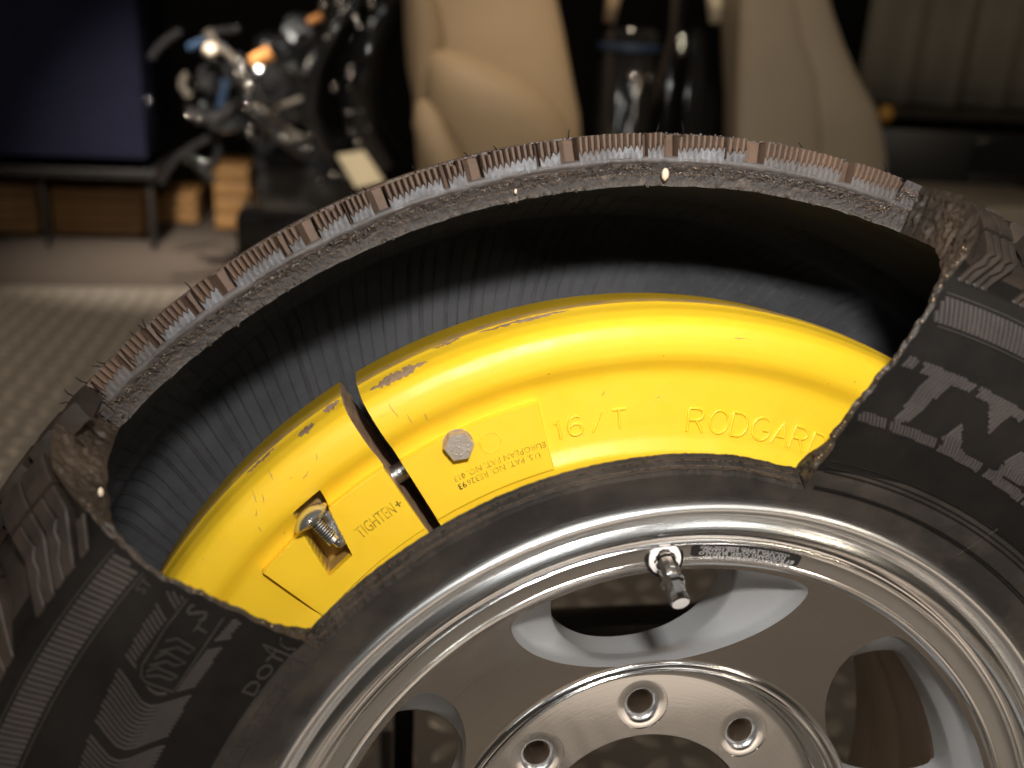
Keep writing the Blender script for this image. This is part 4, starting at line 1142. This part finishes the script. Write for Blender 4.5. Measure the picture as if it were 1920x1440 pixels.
# navy display counter with crates beneath
ctr = thing('display_counter', 'dark navy cloth covered display counter at the left edge', 'counter', (at(130, 300, 3.2).x, 3.2, FLOOR))
pbox('cloth_front', -160, -260, 276, 300, 3.2, .55, M['navy'], ctr)
pbox('frame', -160, 306, 292, 338, 3.22, .5, M['black'], ctr, .004)
for u in (-60, 82, 282): pbox('leg', u - 9, 338, u + 9, 440, 3.25, .04, M['black'], ctr, .003, True)
def crate(label, u0, v0, u1, v1, Y, mat):
    a, b = at(u0, v0, Y), at(u1, v1, Y)
    t = thing('wooden_crate', label, 'crate', ((a.x + b.x) / 2, Y, FLOOR), group='wooden crates in the background')
    n = 4; zt, zb = a.z, FLOOR + .004
    for k in range(n):
        z0 = zb + (zt - zb) * k / n; z1 = zb + (zt - zb) * (k + 1) / n - .004
        v, f = box_vf(0, .16, (z0 + z1) / 2 - FLOOR, abs(b.x - a.x), .32, z1 - z0, .003); obj('plank', v, f, mat, t, True, 30)
crate('brown wooden crate under the navy counter, cut by the left edge', -90, 342, 72, 440, 3.45, M['wood'])
crate('wide brown wooden crate under the right end of the navy counter', 92, 350, 268, 440, 3.45, M['wood'])
crate('dim low wooden crate on the floor right of the navy counter', 288, 362, 372, 440, 3.7, M['wood'])
crate('dim brown crate behind the black engine', 398, 310, 470, 440, 3.6, M['wood'])

# glossy black engine with hoses and added chrome glint balls
eng = thing('black_engine', 'gloss black engine assembly with hoses and added chrome glint balls', 'engine', (at(560, 200, 2.75).x, 2.75, FLOOR))
EL = Vector(eng.location)
def ept(u, v_, Y): return at(u, v_, Y) - EL
def etube(name, pts, r_, mat): v, f = tube([ept(*p) for p in pts], r_, 14); return obj(name, v, f, mat, eng, True, 50)
pbox('engine_block', 470, 60, 600, 240, 3.0, .3, M['gloss'], eng, .04)
rr_ = random.Random(5)
for k in range(16):     # levers, rods and hoses of the machine
    u0, v0 = rr_.uniform(300, 600), rr_.uniform(-10, 290)
    a_ = rr_.choice((.6, 1.2, 2.2, 2.6, 1.6)) + rr_.uniform(-.2, .2); L_ = rr_.uniform(50, 130); Y0 = rr_.uniform(2.62, 2.9)
    pts = [(u0 + L_ * q * math.cos(a_) + 10 * math.sin(q * 5 + k), v0 + L_ * q * math.sin(a_) + 8 * math.sin(q * 4 + k * 2), Y0) for q in (0, .25, .5, .75, 1)]
    etube('rod', pts, rr_.uniform(.006, .014), rr_.choice((M['gloss'], M['gloss'], M['gloss'], M['darkthread'])))
for u, v_, r_, Y0 in ((420, 205, .07, 2.75), (505, 160, .06, 2.8), (395, 150, .04, 2.72), (560, 60, .05, 2.8)):
    vf = lathe_axis([(0, 0), (r_, 0), (r_, .02), (r_ * .8, .024), (r_ * .8, .016), (r_ * .3, .016), (r_ * .28, .04), (0, .04)], ept(u, v_, Y0), (.2, -1, .25), 32)
    obj('pulley', vf[0], vf[1], M['gloss'], eng, True, 35)
pbox('sump', 470, 250, 700, 420, 3.0, .35, M['gloss'], eng, .04)
pbox('mount', 440, 400, 720, 600, 3.05, .3, M['black'], eng, .02, True)
etube('wheel_arch', [(770, -70, 2.75), (700, -30, 2.72), (630, 50, 2.7), (590, 130, 2.7), (580, 210, 2.7), (605, 270, 2.72), (660, 310, 2.78)], [.028] * 7, M['gloss'])
etube('hub_rim', [(800, -50, 2.8), (725, 10, 2.78), (690, 90, 2.76), (680, 170, 2.76), (690, 240, 2.78), (730, 300, 2.8)], [.07] * 6, M['gloss'])
etube('pipe', [(395, 100, 2.72), (430, 130, 2.7), (455, 160, 2.7), (470, 210, 2.7), (520, 250, 2.7), (570, 290, 2.74)], [.02] * 6, M['gloss'])
etube('pipe', [(350, 200, 2.76), (372, 225, 2.74), (410, 225, 2.72), (450, 195, 2.72)], [.015] * 4, M['black'])
etube('hose', [(355, 90, 2.72), (385, 76, 2.7), (420, 90, 2.7), (430, 130, 2.71), (418, 175, 2.71), (412, 205, 2.72)], [.011, .012, .012, .012, .012, .010], M['blue'])
etube('pipe', [(530, 130, 2.7), (575, 140, 2.68), (600, 90, 2.7), (620, 40, 2.72), (640, -10, 2.74)], [.02] * 5, M['gloss'])
v, f = tube([ept(472, 116, 2.62), ept(508, 100, 2.62)], [.018, .022], 16); obj('orange_cap', v, f, M['orange'], eng, True, 40)
v, f = tube([ept(578, 42, 2.66), ept(604, 30, 2.66)], [.010, .012], 12); obj('orange_cap', v, f, M['orange'], eng, True, 40)
v, f = lathe_axis([(0, 0), (.02, .0), (.022, .02), (.014, .034), (0, .036)], ept(397, 97, 2.68), (0, -1, .2), 18); obj('filler_cap', v, f, M['boltface'], eng, True, 40)
for u, v_, r_ in ((452, 116, .018), (446, 138, .022), (460, 140, .018), (468, 162, .030), (462, 203, .017), (483, 196, .015), (485, 202, .015), (521, 207, .012), (468, 243, .022), (472, 258, .014), (529, 257, .022), (538, 261, .022),
                  (581, 255, .016), (577, 276, .022), (566, 277, .013), (611, 70, .015), (655, 163, .012), (656, 140, .023), (657, 125, .016), (666, 30, .018), (674, 48, .018), (654, 210, .019), (674, 207, .013), (659, 245, .014), (690, 240, .016), (671, 267, .022), (626, 163, .022),
                  (625, 327, .020), (600, 340, .013), (645, 330, .012), (354, 215, .016), (378, 223, .012), (370, 162, .013), (277, 188, .014), (606, 8, .024), (635, 3, .022), (697, 8, .022)):
    bm = bmesh.new(); bmesh.ops.create_uvsphere(bm, u_segments=14, v_segments=8, radius=r_ * .42); c = ept(u, v_, 2.58); bm.verts.index_update()
    obj('glint_ball', [tuple(x.co + c) for x in bm.verts], [[x.index for x in q.verts] for q in bm.faces], M['chrome'], eng); bm.free()  # chrome balls added for the engine's highlight dots
# cream card leaning on the engine
cc = [at(632, 290, 2.42), at(682, 282, 2.46), at(722, 340, 2.42), at(668, 352, 2.38)]
nrm = (cc[1] - cc[0]).cross(cc[3] - cc[0]).normalized() * .006
o = obj('cream_card', cc + [c + nrm for c in cc], [(0, 1, 2, 3), (7, 6, 5, 4), (0, 4, 5, 1), (1, 5, 6, 2), (2, 6, 7, 3), (3, 7, 4, 0)], M['card'], None, False)
tag(o, 'blank cream card tilted in front of the black engine', 'card')

# tan car seats
def loft(parent, name, secs, mat, n=40, p=3.0):
    """secs: (centre, half width, half depth) from bottom to top, superellipse"""
    v = []
    for c, hw, hd in secs:
        for k in range(n):
            a = 2 * math.pi * k / n; ca, sa = math.cos(a), math.sin(a)
            v.append((c[0] + hw * math.copysign(abs(ca) ** (2 / p), ca), c[1] + hd * math.copysign(abs(sa) ** (2 / p), sa), c[2]))
    ns = len(secs); f = [(i * n + k, i * n + (k + 1) % n, (i + 1) * n + (k + 1) % n, (i + 1) * n + k) for i in range(ns - 1) for k in range(n)]
    f += [tuple(range(n))[::-1], tuple((ns - 1) * n + k for k in range(n))]
    return obj(name, v, f, mat, parent, True, 60)
def secs_px(rows, Y, hd, loc):
    out = []
    for vv, u0, u1, dy in rows:
        a, b = at(u0, vv, Y), at(u1, vv, Y); out.append((((a.x + b.x) / 2 - loc[0], Y + dy - loc[1], a.z - loc[2]), (b.x - a.x) / 2, hd))
    return out[::-1]
sl = (at(920, 200, 2.3).x, 2.3, FLOOR)
seatA = thing('tan_car_seat', 'tan upholstered seat with bulging cushion, left of the black posts', 'seat', sl, group='tan upholstered seats')
loft(seatA, 'backrest', secs_px([(-160, 770, 1030, .1), (-60, 765, 1045, .08), (40, 765, 1062, .05), (120, 772, 1072, .02), (200, 775, 1085, 0), (280, 780, 1090, 0), (380, 790, 1088, 0), (500, 800, 1080, 0)], 2.42, .09, sl), M['tan'])
loft(seatA, 'side_bolster', secs_px([(-160, 752, 800, .0), (-40, 755, 812, 0), (60, 758, 835, 0), (130, 764, 830, 0), (170, 772, 800, 0), (200, 780, 790, .0)], 2.30, .07, sl), M['tan'], p=2.2)
cu = []
for vv, u0, u1, hd in ((92, 822, 842, .01), (100, 806, 880, .05), (118, 798, 930, .08), (142, 794, 985, .11), (170, 792, 1028, .13), (205, 790, 1056, .14), (250, 792, 1074, .14), (300, 800, 1082, .14), (380, 812, 1076, .13), (470, 826, 1064, .1)):
    a, b = at(u0, vv, 2.24), at(u1, vv, 2.24); cu.append((((a.x + b.x) / 2 - sl[0], 2.26 - sl[1], a.z - sl[2]), (b.x - a.x) / 2, hd))
loft(seatA, 'cushion', cu[::-1], M['tan'], p=2.3)
v, f = tube([at(792, 196, 2.16) - Vector(sl), at(800, 225, 2.12) - Vector(sl), at(822, 290, 2.1) - Vector(sl), at(842, 340, 2.1) - Vector(sl)], [.018, .036, .045, .05], 20)
obj('armrest', v, f, M['tan'], seatA, True, 60)
bar('base', (0 + sl[0], 2.42, FLOOR), (0 + sl[0], 2.42, at(900, 480, 2.42).z), .3, .2, M['black'], seatA)
sr = (at(1500, 200, 2.2).x, 2.2, FLOOR)
seatB = thing('tan_car_seat', 'tan upholstered seat flaring downward, right of the black posts', 'seat', sr, group='tan upholstered seats')
loft(seatB, 'backrest', secs_px([(-160, 1378, 1520, .06), (-60, 1374, 1542, .05), (10, 1371, 1560, .04), (70, 1370, 1578, .03), (130, 1369, 1602, .02), (185, 1368, 1628, 0), (230, 1367, 1642, 0), (280, 1367, 1650, 0), (340, 1367, 1650, 0), (460, 1370, 1640, 0)], 2.30, .11, sr), M['tan2'], p=3.4)
loft(seatB, 'front_panel', secs_px([(-100, 1385, 1475, 0), (60, 1382, 1500, 0), (130, 1380, 1528, 0), (220, 1378, 1538, 0), (330, 1376, 1540, 0), (460, 1378, 1540, 0)], 2.19, .035, sr), M['tan2'], p=2.6)
bar('base', (sr[0], 2.3, FLOOR), (sr[0], 2.3, at(1500, 450, 2.3).z), .25, .2, M['black'], seatB)

# black posts between the seats
GP = 'black posts between the tan seats'
def post(label, u0, v0, u1, Y, rnd, mat, extra=None):
    a, b = at(u0, v0, Y), at(u1, v0, Y); loc = ((a.x + b.x) / 2, Y, FLOOR); hw = abs(b.x - a.x) / 2
    t = thing('black_post', label, 'post', loc, group=GP)
    if rnd:
        v, f = lathe_axis([(0, 0), (hw, 0), (hw, a.z - FLOOR - .01), (hw * .9, a.z - FLOOR), (0, a.z - FLOOR)], (0, 0, 0), (0, 0, 1), 28); obj('shaft', v, f, mat, t, True, 40)
    else:
        v, f = box_vf(0, 0, (a.z - FLOOR) / 2, hw * 2, .05, a.z - FLOOR, .004); obj('shaft', v, f, mat, t, True, 30)
    return t, a.z - FLOOR, hw
t, h, hw = post('gloss black round post with a blue collar and added chrome balls for its glints', 1128, 50, 1238, 2.45, True, M['gloss'])
v, f = lathe_axis([(hw * 1.0, 0), (hw * 1.06, .002), (hw * 1.06, .016), (hw, .02)], (0, 0, at(1180, 96, 2.45).z - FLOOR), (0, 0, 1), 28); obj('collar', v, f, M['blue'], t, True, 40)
for u, v_, r_ in ((1186, 141, .026), (1194, 143, .016), (1217, 142, .016), (1217, 148, .014)):
    bm = bmesh.new(); bmesh.ops.create_uvsphere(bm, u_segments=14, v_segments=8, radius=r_ * .42); c = at(u, v_, 2.36) - Vector(t.location); bm.verts.index_update()
    obj('glint_bead', [tuple(x.co + c) for x in bm.verts], [[x.index for x in q.verts] for q in bm.faces], M['chrome'], t); bm.free()  # chrome balls added to give the post its highlights
post('flat black post directly left of the right tan seat', 1296, 52, 1366, 2.5, False, M['gloss'])
t, h, hw = post('slim dark post standing behind the gap between the posts', 1262, -60, 1292, 2.7, True, M['gloss'])
for v_ in (72, 84, 96):
    bm = bmesh.new(); bmesh.ops.create_uvsphere(bm, u_segments=14, v_segments=8, radius=.016); c = at(1277, v_, 2.6) - Vector(t.location); bm.verts.index_update()
    obj('glint_bead', [tuple(x.co + c) for x in bm.verts], [[x.index for x in q.verts] for q in bm.faces], M['chrome'], t); bm.free()  # more chrome balls, added for the slim post's highlights
o = obj('grey_strap', *tube([at(1268, -40, 2.6), at(1262, 60, 2.6), at(1240, 140, 2.58), at(1205, 250, 2.56), at(1195, 330, 2.56)], .010, 8), M['carpet'], None, True)
tag(o, 'dim grey strap slanting down between the black posts', 'strap')
o = obj('tan_rod', *tube([at(1142, 42, 2.42), at(1150, 0, 2.42), at(1158, -60, 2.42)], [.016, .020, .020], 16), M['tan'], None, True)
tag(o, 'short tan handle hanging at the top left of the round black post', 'handle')
o = obj('tan_rod', *tube([at(1345, 42, 2.4), at(1342, 0, 2.4), at(1335, -60, 2.4)], [.022, .024, .024], 16), M['card'], None, True)
tag(o, 'pale handle hanging above the flat black post', 'handle')

# right side: dim curtain, black cabinet, tan carton
nx = 60
a, b = at(1640, 0, 3.5), at(2080, 212, 3.5)
v = []
for i in range(nx):
    x = a.x + (b.x - a.x) * i / (nx - 1)
    for z in (b.z, b.z + .3, a.z + .4): v.append((x, 3.5 + .035 * math.sin(i * .55) + .02 * math.sin(i * .23 + 1), z))
o = obj('grey_curtain', v, grid_faces(nx, 3), M['grey'], None, True)
md = o.modifiers.new('thickness', 'SOLIDIFY'); md.thickness = .004
tag(o, 'dim olive grey curtain at the upper right', 'curtain')
cab = thing('black_cabinet', 'low black cabinet in front of the olive grey curtain', 'cabinet', (at(1800, 300, 2.9).x, 2.9, FLOOR))
pbox('body', 1655, 240, 2080, 400, 2.9, .5, M['black'], cab, .01, True)
pbox('top', 1648, 214, 2090, 238, 2.88, .55, M['black'], cab, .006)
pbox('door', 1832, 262, 2060, 420, 2.885, .014, M['gloss'], cab, .004)
o = obj('amber_lamp_lens', *lathe_axis([(0, 0), (.028, 0), (.027, .02), (.018, .03), (0, .034)], at(1655, 214, 2.6), (.2, -1, .1), 20), M['amber'], None, True)
tag(o, 'small amber lens beside the right tan seat', 'lens')
o = pbox('tan_floor_slab', 1850, 386, 2060, 440, 2.0, .4, M['tan2'], None, .01, True)
tag(o, 'plain tan carton behind the tyre at the right edge', 'slab')  # box added to pass for tan floor beyond the tyre
